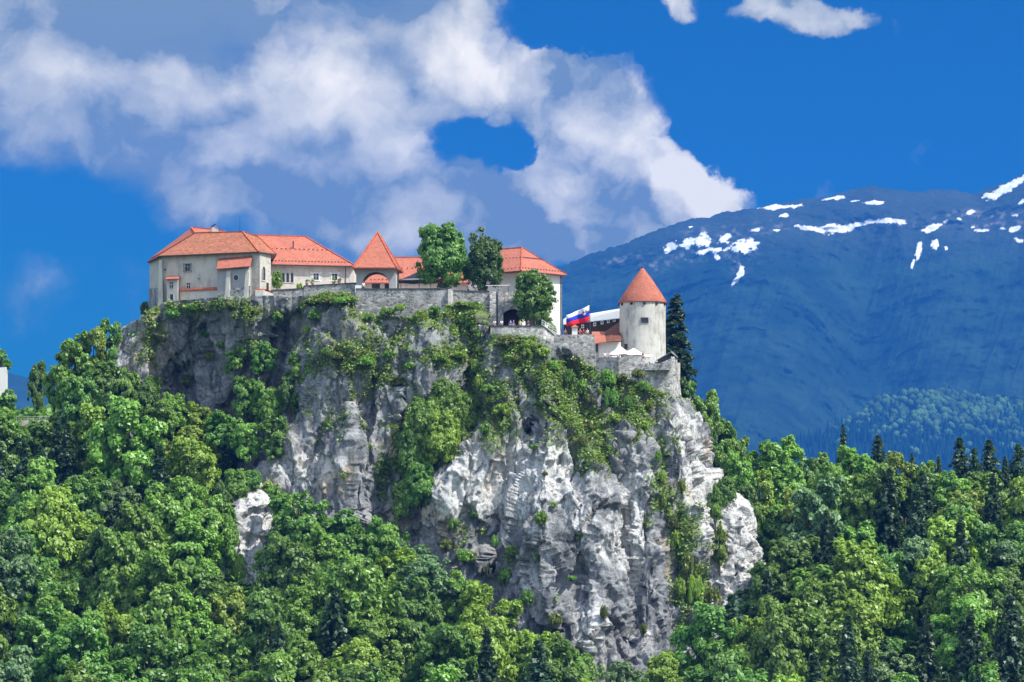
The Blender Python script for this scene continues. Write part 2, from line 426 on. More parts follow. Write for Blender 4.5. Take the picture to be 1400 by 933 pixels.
class MB:
    def __init__(s): s.v, s.f = [], []
    def add(s, vs, fs):
        b = len(s.v); s.v += [tuple(q) for q in vs]; s.f += [tuple(b + i for i in f) for f in fs]; return s
    def poly(s, *pts): return s.add(pts, [tuple(range(len(pts)))])
    def prism(s, pts, z0, z1):
        """plan polygon pts [(x,y)...], z0/z1 a number or a list per corner"""
        n = len(pts)
        a = [z0] * n if np.isscalar(z0) else z0; b = [z1] * n if np.isscalar(z1) else z1
        vs = [(p[0], p[1], a[i]) for i, p in enumerate(pts)] + [(p[0], p[1], b[i]) for i, p in enumerate(pts)]
        fs = [tuple(reversed(range(n))), tuple(range(n, 2 * n))] + [(i, (i + 1) % n, n + (i + 1) % n, n + i) for i in range(n)]
        return s.add(vs, fs)
    def slab(s, pts3, t):
        """any planar 3D polygon thickened downwards by t"""
        n = len(pts3)
        vs = list(pts3) + [(p[0], p[1], p[2] - t) for p in pts3]
        fs = [tuple(range(n)), tuple(reversed(range(n, 2 * n)))] + [((i + 1) % n, i, n + i, n + (i + 1) % n) for i in range(n)]
        return s.add(vs, fs)
    def bar(s, a, b, w, h=None):
        """square bar from a to b"""
        a, b = Vector(a), Vector(b); d = (b - a).normalized()
        u = d.cross(Vector((0, 0, 1)));  u = u.normalized() if u.length > 1e-4 else Vector((1, 0, 0))
        k = u.cross(d).normalized(); h = h or w
        vs = [e + u * sx_ * w / 2 + k * sz_ * h / 2 for e in (a, b) for sx_, sz_ in ((-1, -1), (1, -1), (1, 1), (-1, 1))]
        return s.add(vs, [(3, 2, 1, 0), (4, 5, 6, 7)] + [(i, (i + 1) % 4, 4 + (i + 1) % 4, 4 + i) for i in range(4)])
    def tube(s, pts, rad, n=8):
        pts = [Vector(p) for p in pts]; rings = []
        for i, p in enumerate(pts):
            d = (pts[min(i + 1, len(pts) - 1)] - pts[max(i - 1, 0)]).normalized()
            u = d.cross(Vector((0, 1, 0.01))).normalized(); k = d.cross(u).normalized()
            r = rad[i] if hasattr(rad, '__len__') else rad
            rings.append([p + (u * math.cos(2 * math.pi * j / n) + k * math.sin(2 * math.pi * j / n)) * r for j in range(n)])
        vs = [q for r_ in rings for q in r_]
        fs = [(i * n + j, i * n + (j + 1) % n, (i + 1) * n + (j + 1) % n, (i + 1) * n + j) for i in range(len(pts) - 1) for j in range(n)]
        fs += [tuple(reversed(range(n))), tuple(range((len(pts) - 1) * n, len(pts) * n))]
        return s.add(vs, fs)
    def lathe(s, c, prof, n=48):
        """prof [(r,z)...] about the vertical through c"""
        vs = [(c[0] + r * math.cos(2 * math.pi * j / n), c[1] + r * math.sin(2 * math.pi * j / n), z) for r, z in prof for j in range(n)]
        fs = [(i * n + j, i * n + (j + 1) % n, (i + 1) * n + (j + 1) % n, (i + 1) * n + j) for i in range(len(prof) - 1) for j in range(n)]
        return s.add(vs, fs)
    def build(s, name, material, parent=None, smooth=False):
        o = raw(name, s.v, s.f, material, parent, smooth)
        bm = bmesh.new(); bm.from_mesh(o.data); bmesh.ops.recalc_face_normals(bm, faces=bm.faces[:]); bm.to_mesh(o.data); bm.free()
        return o
def ray_wall(px, py, P, Q):
    """where the photo's ray meets the vertical wall plane through P and Q"""
    dx, dz = (px - 700) / F, (HY - py) / F
    nx, ny = (Q[1] - P[1]), -(Q[0] - P[0])
    t = (nx * P[0] + ny * P[1]) / (nx * dx + ny)
    return Vector((dx * t, t, CZ + dz * t))
def wall_frame(P, Q):
    u = Vector((Q[0] - P[0], Q[1] - P[1], 0)).normalized(); n = Vector((u.y, -u.x, 0))
    if n.y > 0: n = -n
    return u, n
def plate(mb, c, u, n, prof, t):
    """extrude a 2D outline (along u and up) by t along n, starting at the wall"""
    k = len(prof)
    vs = [c + u * a + Vector((0, 0, b)) + n * 0.0 for a, b in prof] + [c + u * a + Vector((0, 0, b)) + n * t for a, b in prof]
    mb.add(vs, [tuple(range(k, 2 * k)), tuple(reversed(range(k)))] + [(i, (i + 1) % k, k + (i + 1) % k, k + i) for i in range(k)])
def rect(w, h): return [(-w / 2, -h / 2), (w / 2, -h / 2), (w / 2, h / 2), (-w / 2, h / 2)]
def lancet(w, h):
    r = [(-w / 2, -h / 2), (w / 2, -h / 2), (w / 2, h / 2 - w * .8)]
    for k in range(1, 6):
        a = k / 5 * 1.0
        r.append((w / 2 * (1 - a ** 1.6), h / 2 - w * .8 + w * .8 * a))
    for k in range(4, -1, -1):
        a = k / 5
        r.append((-w / 2 * (1 - a ** 1.6), h / 2 - w * .8 + w * .8 * a))
    return r
def disc(r, n=20): return [(r * math.cos(2 * math.pi * i / n), r * math.sin(2 * math.pi * i / n)) for i in range(n)]
def window(parent, px, py, w, h, P, Q, shape='rect', frame='dressed', bars=True, label=None, border=.16, proud=.10):
    """a window of w x h metres on the wall P-Q: frame ring, pane and bars"""
    c = ray_wall(px, py, P, Q); u, n = wall_frame(P, Q)
    prof = {'rect': rect, 'lancet': lancet}[shape] if shape != 'round' else None
    inner = disc(w / 2) if shape == 'round' else prof(w, h)
    outer = disc(w / 2 + border) if shape == 'round' else prof(w + 2 * border, h + 2 * border)
    mb = MB(); k = len(inner)
    vs = []
    for ring, d in ((outer, -.05), (outer, proud), (inner, proud), (inner, -.05)):
        vs += [c + u * a + Vector((0, 0, b)) + n * d for a, b in ring]
    mb.add(vs, [(r * k + i, r * k + (i + 1) % k, (r + 1) * k + (i + 1) % k, (r + 1) * k + i) for r in range(3) for i in range(k)])
    o = mb.build('window', M[frame], parent)
    if label: o['label'] = label
    pm = MB(); plate(pm, c - n * .02, u, n, inner, .035); pm.build('pane', M['glass'], o)
    if bars:
        bmx = MB()
        z = Vector((0, 0, 1))
        bmx.bar(c + n * .05 - z * h * .46, c + n * .05 + z * (h * .46 if shape == 'rect' else h * .3), .06)
        if shape == 'rect': bmx.bar(c + n * .05 - u * w * .47 + z * h * .1, c + n * .05 + u * w * .47 + z * h * .1, .06)
        bmx.build('glazing_bar', M['steel' if frame != 'iron' else 'iron'], o)
    return o

# ================================================================ terrain
TX = [-170, -110, -75, -45, -20, 12, 36, 55, 90, 150]
TY = [360, 430, 470, 510, 530, 600, 820]
TZ = [[-3] * 10,
      [26, 28, 28, 27, 24, 17, 17, 20, 20, 18],
      [50, 54, 54, 52, 48, 36, 36, 40, 38, 36],
      [74, 79.5, 80, 78, 75, 60, 52, 58, 56, 54],
      [70, 77, 83, 86, 90, 80, 60, 64, 62, 60],
      [50, 55, 70, 80, 80, 75, 55, 52, 50, 48],
      [-3] * 10]
def ground_z(x, y):
    x = np.atleast_1d(np.asarray(x, float)); y = np.atleast_1d(np.asarray(y, float))
    z = table(TX, TY, TZ, x, y)
    e = sstep(-300, -170, x) * (1 - sstep(150, 280, x))
    z = z * e - 3 * (1 - e)
    p = np.stack([x * .06, y * .06, x * 0 + 3.3], 1)
    return z + fbm(p, 3, 5) * 1.6 * sstep(0, 12, z)
gx = np.concatenate([np.linspace(-330, -120, 22)[:-1], np.linspace(-120, 120, 130), np.linspace(120, 320, 22)[1:]])
gy = np.concatenate([np.linspace(340, 410, 14)[:-1], np.linspace(410, 560, 90), np.linspace(560, 840, 30)[1:]])
def grid_mesh(nx, ny):
    a = np.arange(nx * ny).reshape(ny, nx)
    return np.stack([a[:-1, :-1], a[:-1, 1:], a[1:, 1:], a[1:, :-1]], -1).reshape(-1, 4)
XX, YY = np.meshgrid(gx, gy)
ZZ = ground_z(XX.ravel(), YY.ravel())
hill = raw('hill', np.stack([XX.ravel(), YY.ravel(), ZZ], 1), grid_mesh(len(gx), len(gy)), M['floor'], smooth=True)
tag(hill, kind='structure')
mb = MB(); mb.poly((-16000, -3000, 0), (16000, -3000, 0), (16000, 16000, 0), (-16000, 16000, 0))
tag(mb.build('ground', mat('meadow', (.06, .085, .03), .95, .05, b_vary(.4, .02))), kind='structure')

# ================================================================ cliff
RIM = np.array([(120, 520), (140, 500), (160, 464), (170, 447), (195, 431), (204, 424), (222, 414), (250, 410), (300, 406), (372, 404), (485, 406), (492, 430), (560, 434), (612, 428),
                (620, 417), (668, 414), (674, 456), (755, 464), (790, 478), (815, 500), (880, 522), (905, 536), (925, 541), (960, 548)], float)
XR = np.array([(380, 930), (520, 932), (545, 941), (570, 954), (600, 968), (640, 974), (700, 979), (760, 978), (800, 982), (880, 985), (960, 990)], float)
DPX = [120, 200, 300, 400, 480, 560, 650, 750, 850, 930]
DPY = [400, 450, 500, 560, 620, 700, 800, 880, 960]
DT = [[515, 501, 493.5, 494.5, 494, 493, 496, 488, 489, 491],
      [510, 502, 495.5, 495, 491, 490, 491, 484, 486, 490],
      [503, 502, 499.5, 497, 487, 486, 488, 482, 485, 489],
      [499, 504, 503, 495, 484, 486, 486, 479, 482, 485],
      [495, 504, 504, 489, 480, 483, 480, 474, 478, 481],
      [490, 497, 496, 484, 481, 482, 475, 470, 474, 478],
      [486, 490, 490, 481, 479, 479, 473, 467, 469, 474],
      [482, 486, 486, 478, 477, 476, 470, 464, 465, 470],
      [478, 482, 482, 475, 474, 473, 467, 461, 461, 466]]
def seg_dist(px, py, pts):
    """distance to a polyline in photo units, and side (+ = right of it)"""
    best = np.full(px.shape, 1e9); side = np.zeros(px.shape)
    for (x0, y0), (x1, y1) in zip(pts[:-1], pts[1:]):
        dx, dy = x1 - x0, y1 - y0
        t = np.clip(((px - x0) * dx + (py - y0) * dy) / (dx * dx + dy * dy), 0, 1)
        ex, ey = px - x0 - t * dx, py - y0 - t * dy
        d = np.hypot(ex, ey); m = d < best
        best = np.where(m, d, best); side = np.where(m, np.sign(ex * dy - ey * dx), side)
    return best, side
def rock_relief(p, seed, k=1.0):
    """metres of relief: buttresses, blocks, fractures"""
    q = p * np.array([1, 1, .38]) + fbm(p * .08, 2, 91)[:, None] * 3
    q2 = p * np.array([1, 1, .45]) + np.stack([fbm(p * .35, 2, 93 + i) for i in range(3)], 1) * .9
    d = (ridged(q / 26, 3, seed) * 2.6 + ridged(q / 9, 4, seed + 20, .55) * 1.5) * k
    d += facets(q / 8.0, seed + 30, 1.0) * 2.0 * k + facets(q2 / 3.0, seed + 40, 1.0) * .95 + facets(q2 / 1.2, seed + 45, 1.0) * .5
    d -= np.clip(ridged(p * np.array([1, 1, .16]) / 4.5, 2, seed + 70) - .62, 0, 1) * 3.0
    d += ridged(p * np.array([1, 1, .5]) / 2.4, 3, seed + 50, .6) * .32 + ridged(p / .7, 2, seed + 60) * .12
    return d
# ridges (towards the viewer) and gullies (into the rock): line, width in photo units, metres
FEATS = [([(200, 445), (190, 500), (185, 540)], 26, 4.5), ([(272, 455), (255, 490), (240, 530)], 28, -4.0),
         ([(340, 440), (330, 500), (300, 560)], 24, 3.5), ([(385, 455), (380, 500), (375, 560)], 24, -4.5),
         ([(482, 450), (440, 530), (400, 600), (385, 660)], 34, 4.5), ([(540, 470), (520, 540), (500, 640), (490, 690)], 30, -2.5),
         ([(545, 560), (520, 640), (490, 690)], 20, 1.5),
         ([(655, 470), (650, 510), (648, 560), (600, 610), (560, 680)], 20, -4.0), ([(590, 470), (600, 540)], 30, 3.0),
         ([(700, 470), (700, 560), (640, 640), (600, 690)], 30, 3.2), ([(715, 600), (690, 660), (670, 740)], 22, -2.6),
         ([(745, 600), (735, 680), (745, 760), (760, 830)], 24, 3.0), ([(775, 500), (800, 580), (830, 640)], 20, -2.6),
         ([(815, 640), (820, 720), (815, 800), (810, 880)], 22, 2.2), ([(848, 640), (852, 720), (862, 790), (868, 850)], 9, -2.6),
         ([(880, 620), (890, 700), (900, 800)], 24, 2.4), ([(830, 510), (842, 560), (850, 600)], 16, -2.0), ([(880, 530), (895, 590), (912, 690), (925, 790)], 14, -2.4),
         ([(935, 560), (940, 640), (945, 760)], 20, 2.2), ([(790, 760), (800, 880)], 16, -1.5)]
nu, nw, nv, npl = 640, 26, 400, 10
s_ = np.linspace(0, 1, nu); v_ = np.linspace(0, 1, nv) ** 1.0
S_, V_ = np.meshgrid(s_, v_)
px0 = 120 + S_ * (945 - 120)
py = np.interp(px0, RIM[:, 0], RIM[:, 1]); py = py + (970 - py) * V_
xr = np.interp(py, XR[:, 0], XR[:, 1])
wpx = 62.0
ss = np.clip((S_ - .0), 0, 1)
px = 120 + ss * (xr - 120)
D = table(DPX, DPY, DT, px, py)
for pts, wd, h in FEATS:
    d, sd = seg_dist(px, py, pts)
    D -= h * np.exp(-(d / wd) ** 2 * np.where(sd * h > 0, 1.6, .7))
D -= 5.0
t = np.clip((px - (xr - wpx)) / wpx, 0, 1)
D += 15 * (1 - np.sqrt(np.clip(1 - t ** 2.2, 0, 1)))
tl = np.clip((170 - px) / 50, 0, 1); D += 14 * (1 - np.sqrt(np.clip(1 - tl ** 2 * .98, 0, 1)))
# columns: left wrap, face, right wrap
X, Y, Z = (px - 700) * D / F, D, CZ + (HY - py) * D / F
k = np.linspace(0, 1, nw + 1)[1:]
Xr = X[:, -1:] - 6 * k[None] ** 1.5; Yr = Y[:, -1:] + 55 * k[None] ** 1.3; Zr = np.repeat(Z[:, -1:], nw, 1)
X, Y, Z = np.hstack([X, Xr]), np.hstack([Y, Yr]), np.hstack([Z, Zr])
pxg, pyg = np.hstack([px, np.repeat(px[:, -1:], nw, 1)]), np.hstack([py, np.repeat(py[:, -1:], nw, 1)])
ny_, nx_ = X.shape
P3 = np.stack([X, Y, Z], -1)
du = np.gradient(P3, axis=1); dv = np.gradient(P3, axis=0)
N = np.cross(du, dv); N /= np.linalg.norm(N, axis=-1, keepdims=True) + 1e-9
N[N[..., 1] > 0.9] *= -1
flip = (N[..., 1] > 0) & (np.arange(nx_)[None] < nu); N[flip] *= -1
p = P3.reshape(-1, 3)
amp = sstep(0, .05, np.repeat(v_[:, None], nx_, 1)).ravel() * .6 + .4
disp = rock_relief(p, 1)
disp -= disp.mean()
p = p + N.reshape(-1, 3) * (disp * amp)[:, None]
P3 = p.reshape(ny_, nx_, 3)
# vegetation and fresh white rock, by place on the rock
VEG = [(262, 422, 60, 12, .7), (345, 428, 40, 16, .6), (400, 430, 50, 12, .4), (450, 414, 50, 10, .9), (210, 455, 30, 40, .5), (240, 480, 30, 20, .15), (330, 480, 50, 40, .25),
       (480, 490, 60, 30, .7), (520, 510, 60, 40, .5), (560, 430, 50, 20, .6), (590, 440, 30, 30, .4), (640, 430, 34, 40, .75), (620, 490, 50, 18, .7), (655, 520, 30, 70, .8), (600, 570, 60, 60, .6),
       (700, 470, 40, 24, .7), (735, 490, 40, 40, .5), (770, 540, 34, 70, .8), (800, 590, 40, 50, .85), (815, 625, 26, 24, .8), (780, 505, 60, 30, .7), (840, 530, 40, 50, .6), (880, 530, 40, 40, .6),
       (680, 570, 40, 60, .6), (870, 580, 40, 30, .5), (900, 650, 12, 80, .7), (930, 740, 24, 60, .8), (950, 800, 40, 60, .8), (925, 600, 16, 30, .4), (440, 560, 60, 60, .2), (550, 640, 40, 40, .5), (500, 450, 60, 40, .3), (700, 760, 60, 40, .4), (640, 740, 40, 40, .4)]
FRESH = [(430, 640, 50, 26, .9), (610, 665, 60, 60, .8), (680, 640, 80, 90, .85), (760, 640, 60, 80, .75), (720, 730, 60, 60, .55), (800, 720, 50, 110, .7), (865, 720, 40, 120, .8), (730, 800, 40, 60, .6), (810, 860, 50, 60, .75), (880, 850, 40, 60, .6),
         (930, 590, 40, 50, .75), (960, 690, 30, 110, .85), (640, 440, 50, 40, .45), (470, 590, 60, 40, .3), (600, 500, 60, 60, .3), (180, 470, 30, 50, .4), (270, 480, 70, 60, .35), (390, 470, 50, 60, .3), (700, 520, 60, 40, .45), (850, 560, 60, 40, .5), (560, 560, 60, 60, .2)]
def paint(lst, px, py):
    a = np.zeros(px.shape)
    for (x, y, rx, ry, k_) in lst: a = np.maximum(a, k_ * np.exp(-((px - x) / rx) ** 2 - ((py - y) / ry) ** 2))
    return a
veg = paint(VEG, pxg, pyg); fresh = paint(FRESH, pxg, pyg)
du = np.gradient(P3, axis=1); dv = np.gradient(P3, axis=0); N2 = np.cross(du, dv); N2 /= np.linalg.norm(N2, axis=-1, keepdims=True) + 1e-9
N2[N2[..., 1] > 0] *= -1
veg = np.clip(veg + np.clip(N2[..., 2], 0, 1) * .45 * sstep(900, 500, pyg) + sstep(470, 400, pyg) * .12, 0, 1.2)
# plateau behind the rim
kk = np.linspace(1, 0, npl + 1)[:-1]
top = []
for a in kk:
    r_ = P3[0].copy(); r_[:, 1] += 48 * a * (1 - np.clip((np.arange(nx_) - nu) / nw, 0, 1)) + .01; r_[:, 2] -= .6 * a; top.append(r_)
P_all = np.concatenate([np.array(top), P3], 0)
veg_all = np.concatenate([np.full((npl, nx_), .6), veg], 0); fresh_all = np.concatenate([np.zeros((npl, nx_)), fresh], 0)
cliff = raw('cliff', P_all.reshape(-1, 3), grid_mesh(nx_, ny_ + npl)[:, ::-1], M['rock'], attrs={'veg': veg_all.ravel(), 'fresh': fresh_all.ravel()})
tag(cliff, kind='structure')
cPX = (700 + P3[..., 0] / P3[..., 1] * F)[:, :nu].ravel(); cPY = (HY - (P3[..., 2] - CZ) / P3[..., 1] * F)[:, :nu].ravel()
cY = P3[..., 1][:, :nu].ravel()
def cliff_at(x, y):
    d = (cPX - x) ** 2 + (cPY - y) ** 2
    i = np.argpartition(d, 6)[:6]
    j = i[np.argmin(cY[i])]
    return P3[:, :nu].reshape(-1, 3)[j]
def cliff_front(xw, zw):
    """how far away the rock stands at this x and height"""
    d = (P3[:, :nu, 0].ravel()[::7] - xw) ** 2 + (P3[:, :nu, 2].ravel()[::7] - zw) ** 2
    return cY[::7][np.argmin(d)]

def outcrop(px, ytop, ybot, wtop, wbot, Y, lean, fresh_v, seed):
    """a free-standing rib of rock on the slope"""
    n, m_ = 150, 200
    th = np.linspace(0, 2 * np.pi, n, endpoint=False); vv = np.linspace(0, 1, m_)
    T_, V2 = np.meshgrid(th, vv)
    prof = (V2 ** .7)
    wdt = (wtop + (wbot - wtop) * prof) * np.clip(V2 * 7, 0, 1) ** .6
    cx = px + lean * V2 * (ybot - ytop); cyp = ytop + V2 * (ybot - ytop)
    yb = Y - 6 * V2
    rr = wdt * yb / F / 2
    x = (cx - 700) * yb / F + rr * np.cos(T_); y = yb + rr * 1.2 * np.sin(T_); z = CZ + (HY - cyp) * Y / F + 0 * T_
    p = np.stack([x, y, z], -1).reshape(-1, 3)
    nrm = np.stack([np.cos(T_), np.sin(T_), .3 + 0 * T_], -1).reshape(-1, 3)
    d = rock_relief(p, seed, .45)
    d -= d.mean()
    p = p + nrm * (d * np.clip(V2.ravel() * 6, .15, 1))[:, None]
    a = np.arange(n * m_).reshape(m_, n); b = np.roll(a, -1, 1)
    fc = np.stack([a[:-1], b[:-1], b[1:], a[1:]], -1).reshape(-1, 4)
    o = raw('rock_outcrop', p, fc[:, ::-1], M['rock'], attrs={'veg': np.full(len(p), .1), 'fresh': np.full(len(p), fresh_v)})
    return tag(o, kind='structure')
outcrop(338, 650, 880, 60, 130, 480, -.02, .72, 231)
outcrop(994, 664, 880, 40, 100, 484, -.01, .7, 211)

# ================================================================ mountains
SIL = np.array([(560, 470), (640, 420), (700, 388), (770, 362), (850, 335), (900, 315), (940, 303), (990, 292), (1060, 278), (1130, 268), (1165, 260), (1190, 255), (1220, 258), (1250, 262), (1300, 262), (1335, 264), (1360, 255), (1400, 238), (1450, 215), (1560, 190)], float)
mnx, mny = 760, 420
mpx = np.concatenate([np.linspace(560, 760, 60)[:-1], np.linspace(760, 1420, mnx - 99), np.linspace(1420, 1560, 41)[1:]]); mnx = len(mpx)
mv = np.linspace(0, 1, mny) ** 1.15
MPX, MV = np.meshgrid(mpx, mv)
top_ = np.interp(MPX, SIL[:, 0], SIL[:, 1])
MPY = top_ + (735 - top_) * MV
dd = 9300 - 2000 * MV ** .9 - 500 * np.exp(-((MPX - 1000) / 90) ** 2) * MV + 400 * np.exp(-((MPX - 1180) / 60) ** 2) * MV * (1 - MV) * 3
mp = np.stack([(MPX - 700) * dd / F, dd, CZ + (HY - MPY) * dd / F], -1).reshape(-1, 3)
gul = ridged(np.stack([(MPX + (MPY - 300) * .35).ravel() / 26, MPY.ravel() / 160, MPX.ravel() * 0], 1), 4, 351) * 24 * sstep(.02, .3, MV).ravel()
rel = gul + ridged(mp * np.array([1, 1, .6]) / 900, 4, 301) * 65 + ridged(mp / 220, 4, 311) * 28 + fbm(mp / 40, 3, 321) * 9
fade = sstep(0, .06, MV).ravel() * .94 + .06
mp[:, 1] -= rel * fade * 1.6
mp[:, 2] += (fbm(mp / 60, 4, 331) * 9 + fbm(mp / 20, 2, 341) * 5) * (1 - .3 * fade)
SNOW = [(1068, 284, 30, 3.6, -3), (1142, 273, 16, 2.2, -6), (1166, 277, 5, 1.4, 0), (1190, 281, 13, 2.8, -3), (1067, 299, 8, 2, -3), (1112, 316, 28, 3.6, 5), (1140, 316, 24, 6, -6), (1175, 309, 26, 3, -12), (1214, 307, 24, 3.2, 2),
        (1030, 319, 7, 2.4, 10), (1059, 320, 5, 1.4, 0), (1270, 314, 16, 4.4, -26), (1252, 346, 4.2, 16, 16), (1243, 364, 2.2, 9, 16), (1275, 337, 6, 7, 30), (1290, 341, 4, 3, 0), (1300, 296, 0, 0, 0),
        (1015, 341, 17, 9.5, -12), (1010, 375, 4, 14, 25), (1002, 388, 2, 8, 25), (958, 333, 11, 9, -30), (938, 337, 10, 7, -20), (915, 340, 9, 7, -35), (988, 330, 10, 6, -40), (960, 348, 15, 4, -18), (978, 345, 7, 5, -30), (978, 355, 4, 3, 0), (990, 345, 6, 2, 0), (944, 313, 3, 1.5, 0),
        (1378, 257, 34, 6, -28), (1352, 268, 10, 2.4, -10), (1326, 292, 7, 2.4, -10), (1344, 314, 10, 1.8, 0), (1386, 314, 8, 3.6, -25), (1393, 330, 7, 3, 10), (1370, 313, 5, 1.4, 0), (1310, 301, 4, 1.6, 0), (1291, 304, 4, 1.5, 0), (1389, 295, 5, 1.4, 10), (1400, 275, 8, 3, -20), (1330, 310, 3, 1, 0)]
SCREE = [(1030, 316, 60, 10, -6), (940, 350, 60, 16, -16), (1340, 296, 90, 10, -4), (1360, 306, 60, 7, 0), (890, 366, 20, 14, -30), (850, 356, 40, 6, -15), (1010, 352, 26, 24, 0), (1240, 310, 50, 6, 0), (960, 318, 40, 6, -10)]
def patches(lst, px, py, soft):
    a = np.zeros(px.shape)
    for (x, y, rx, ry, an) in lst:
        if rx <= 0: continue
        c_, s2 = math.cos(R(an)), math.sin(R(an))
        ux = (px - x) * c_ + (py - y) * s2; uy = -(px - x) * s2 + (py - y) * c_
        a = np.maximum(a, 1.25 - np.hypot(ux / rx, uy / ry))
    return a
nzs = fbm(np.stack([MPX.ravel() / 7, MPY.ravel() / 4, MPX.ravel() * 0], 1), 5, 401, .65).reshape(MPX.shape)
sp_ = patches(SNOW, MPX, MPY, 0)
snow = sstep(.12, .30, sp_ + nzs * .95 * (sp_ > 0) - .12) * (sp_ > .02)
scree = np.clip(patches(SCREE, MPX, MPY, 0) * .8, 0, 1) * sstep(-.1, .5, nzs)
high = sstep(.0, 1, np.clip((375 - MPY + 18 * nzs) / 60, 0, 1))
def b_mountain(q, pos, c):
    sn = q.n('ShaderNodeAttribute', attribute_name='snow').outputs['Fac']
    sr = q.n('ShaderNodeAttribute', attribute_name='scree').outputs['Fac']
    hi = q.n('ShaderNodeAttribute', attribute_name='high').outputs['Fac']
    n = q.noise(pos, .02, 6, .7)
    wood = q.mix(n, (.003, .012, .010), (.012, .036, .022))
    alp = q.mix(q.noise(pos, .006, 7, .65), (.010, .026, .022), (.05, .064, .05))
    wood = q.mix(q.ramp(q.noise(pos, .0035, 5, .6), .42, .62), wood, (.018, .045, .026))
    a = q.mix(hi, wood, alp)
    a = q.mix(q.m('MULTIPLY', sr, .9), a, (.23, .21, .19))
    return q.mix(sn, a, q.mix(q.noise(pos, .02, 5), (.62, .64, .67), (.88, .89, .90))), (n, .4, 7.0)
mountain = raw('mountain', mp, grid_mesh(mnx, mny)[:, ::-1], mat('mountain_slope', (.05, .06, .05), .95, .05, b_mountain), smooth=True,
               attrs={'snow': snow.ravel(), 'scree': scree.ravel(), 'high': high.ravel()})
tag(mountain, kind='structure')
# the farther blue ridge seen past the left end of the castle rock
hx = np.linspace(-260, 420, 160); hv = np.linspace(0, 1, 50); HX, HV = np.meshgrid(hx, hv)
ht = np.interp(HX, [-260, -60, 10, 45, 90, 160, 420], [470, 498, 511, 518, 528, 560, 640]); HPY = ht + (735 - ht) * HV
hd = 8200 - 1500 * HV
hp = np.stack([(HX - 700) * hd / F, hd, CZ + (HY - HPY) * hd / F], -1).reshape(-1, 3)
hp[:, 2] += fbm(hp / 80, 4, 501) * 10; hp[:, 1] -= ridged(hp / 400, 4, 511) * 60 * sstep(0, .2, HV).ravel()
z0_ = np.zeros(len(hp))
tag(raw('far_hill', hp, grid_mesh(160, 50)[:, ::-1], bpy.data.materials['mountain_slope'], smooth=True, attrs={'snow': z0_, 'scree': z0_, 'high': z0_}), kind='structure')
# the wooded foothill before the mountain
fx = np.linspace(900, 1520, 200); fv = np.linspace(0, 1, 60); FX, FV = np.meshgrid(fx, fv)
ft = np.interp(FX, [900, 1000, 1080, 1150, 1200, 1260, 1330, 1400, 1520], [650, 628, 612, 585, 552, 536, 545, 556, 540]); FPY = ft + (740 - ft) * FV
fd = 7500 - 400 * FV
fp = np.stack([(FX - 700) * fd / F, fd, CZ + (HY - FPY) * fd / F], -1).reshape(-1, 3)
z0_ = np.zeros(len(fp))
tag(raw('foothill', fp, grid_mesh(200, 60)[:, ::-1], bpy.data.materials['mountain_slope'], smooth=True, attrs={'snow': z0_, 'scree': z0_, 'high': z0_}), kind='structure')
exec_wood = []
# ================================================================ castle
def pt(px, Y): return (WX(px, Y), Y)
def lerp2(a, b, t): return (a[0] + (b[0] - a[0]) * t, a[1] + (b[1] - a[1]) * t)
def offset_in(poly, d):
    cx = sum(p[0] for p in poly) / len(poly); cy_ = sum(p[1] for p in poly) / len(poly)
    out = []
    for x, y in poly:
        v = Vector((cx - x, cy_ - y)); out.append((x + v.normalized().x * d, y + v.normalized().y * d))
    return out
def ridge_caps(mb, pairs, r=.13):
    for a, b in pairs: mb.bar((a[0], a[1], a[2] + .05), (b[0], b[1], b[2] + .05), r * 2, r * 1.6)
def gutter(mb, pts, r=.08):
    for a, b in zip(pts[:-1], pts[1:]): mb.bar((a[0], a[1], a[2] - .14), (b[0], b[1], b[2] - .14), r * 2)
def snow_guards(parent, a, b, n, up):
    for i in range(n):
        t = (i + .5) / n; p_ = Vector(a).lerp(Vector(b), t) + Vector(up); mb = MB()
        mb.bar(p_ - Vector((.14, 0, 0)), p_ + Vector((.14, 0, .02)), .09, .14); mb.build('snow_guard', M['iron'], parent)

# ---- chapel block (far left)
ch = empty('chapel', (-52, 505, 98), 'long cream chapel with weathered orange tile roof on the left end of the cliff', 'chapel')
eA, eB, eD, eE, eF, eL = pt(217.5, 501.5), pt(353.5, 494), pt(377.5, 498.5), pt(373, 509), pt(232, 524), pt(202, 513.5)
ez = 107.75
W_ = [pt(221.5, 502.3), pt(352, 494.9), pt(355.2, 494.7), pt(370, 497.8), pt(368, 508), pt(236, 523), pt(204.5, 513.2)]
MB().prism(W_, 96.5, ez - .02).build('wall', M['cream'], ch)
r1, r2, r3 = W(268, 319, 508), W(332, 317.5, 503), W(353, 324, 502)
E = [(*eA, ez), (*eB, ez), (*eD, ez), (*eE, ez), (*eF, ez), (*eL, ez)]
mb = MB()
for f_ in ((E[0], E[1], r2, r1), (E[1], r3, r2), (E[1], E[2], r3), (E[2], E[3], r3), (E[3], E[4], r1, r2, r3), (E[4], E[5], r1), (E[5], E[0], r1)): mb.poly(*f_)
mb.prism([e[:2] for e in E], ez - .16, ez - .005)
roof = mb.build('roof', M['tile_old'], ch)
rr_ = MB(); q1, q2 = W(262, 311.5, 514), W(306, 316, 512); b_ = ez + 1.2
ql, qf, qb, qe = W(206, 353, 516), W(268, 321, 509), (q1[0] + 9, 524, ez), W(322, 321, 512)
for f_ in ((ql, qf, q1), (qf, W(330, 319, 507), q2, q1), (q2, W(330, 319, 507), qe), (ql, q1, qb), (q1, q2, qe, qb)): rr_.poly(*f_)
rr_.build('rear_roof', M['tile'], ch)
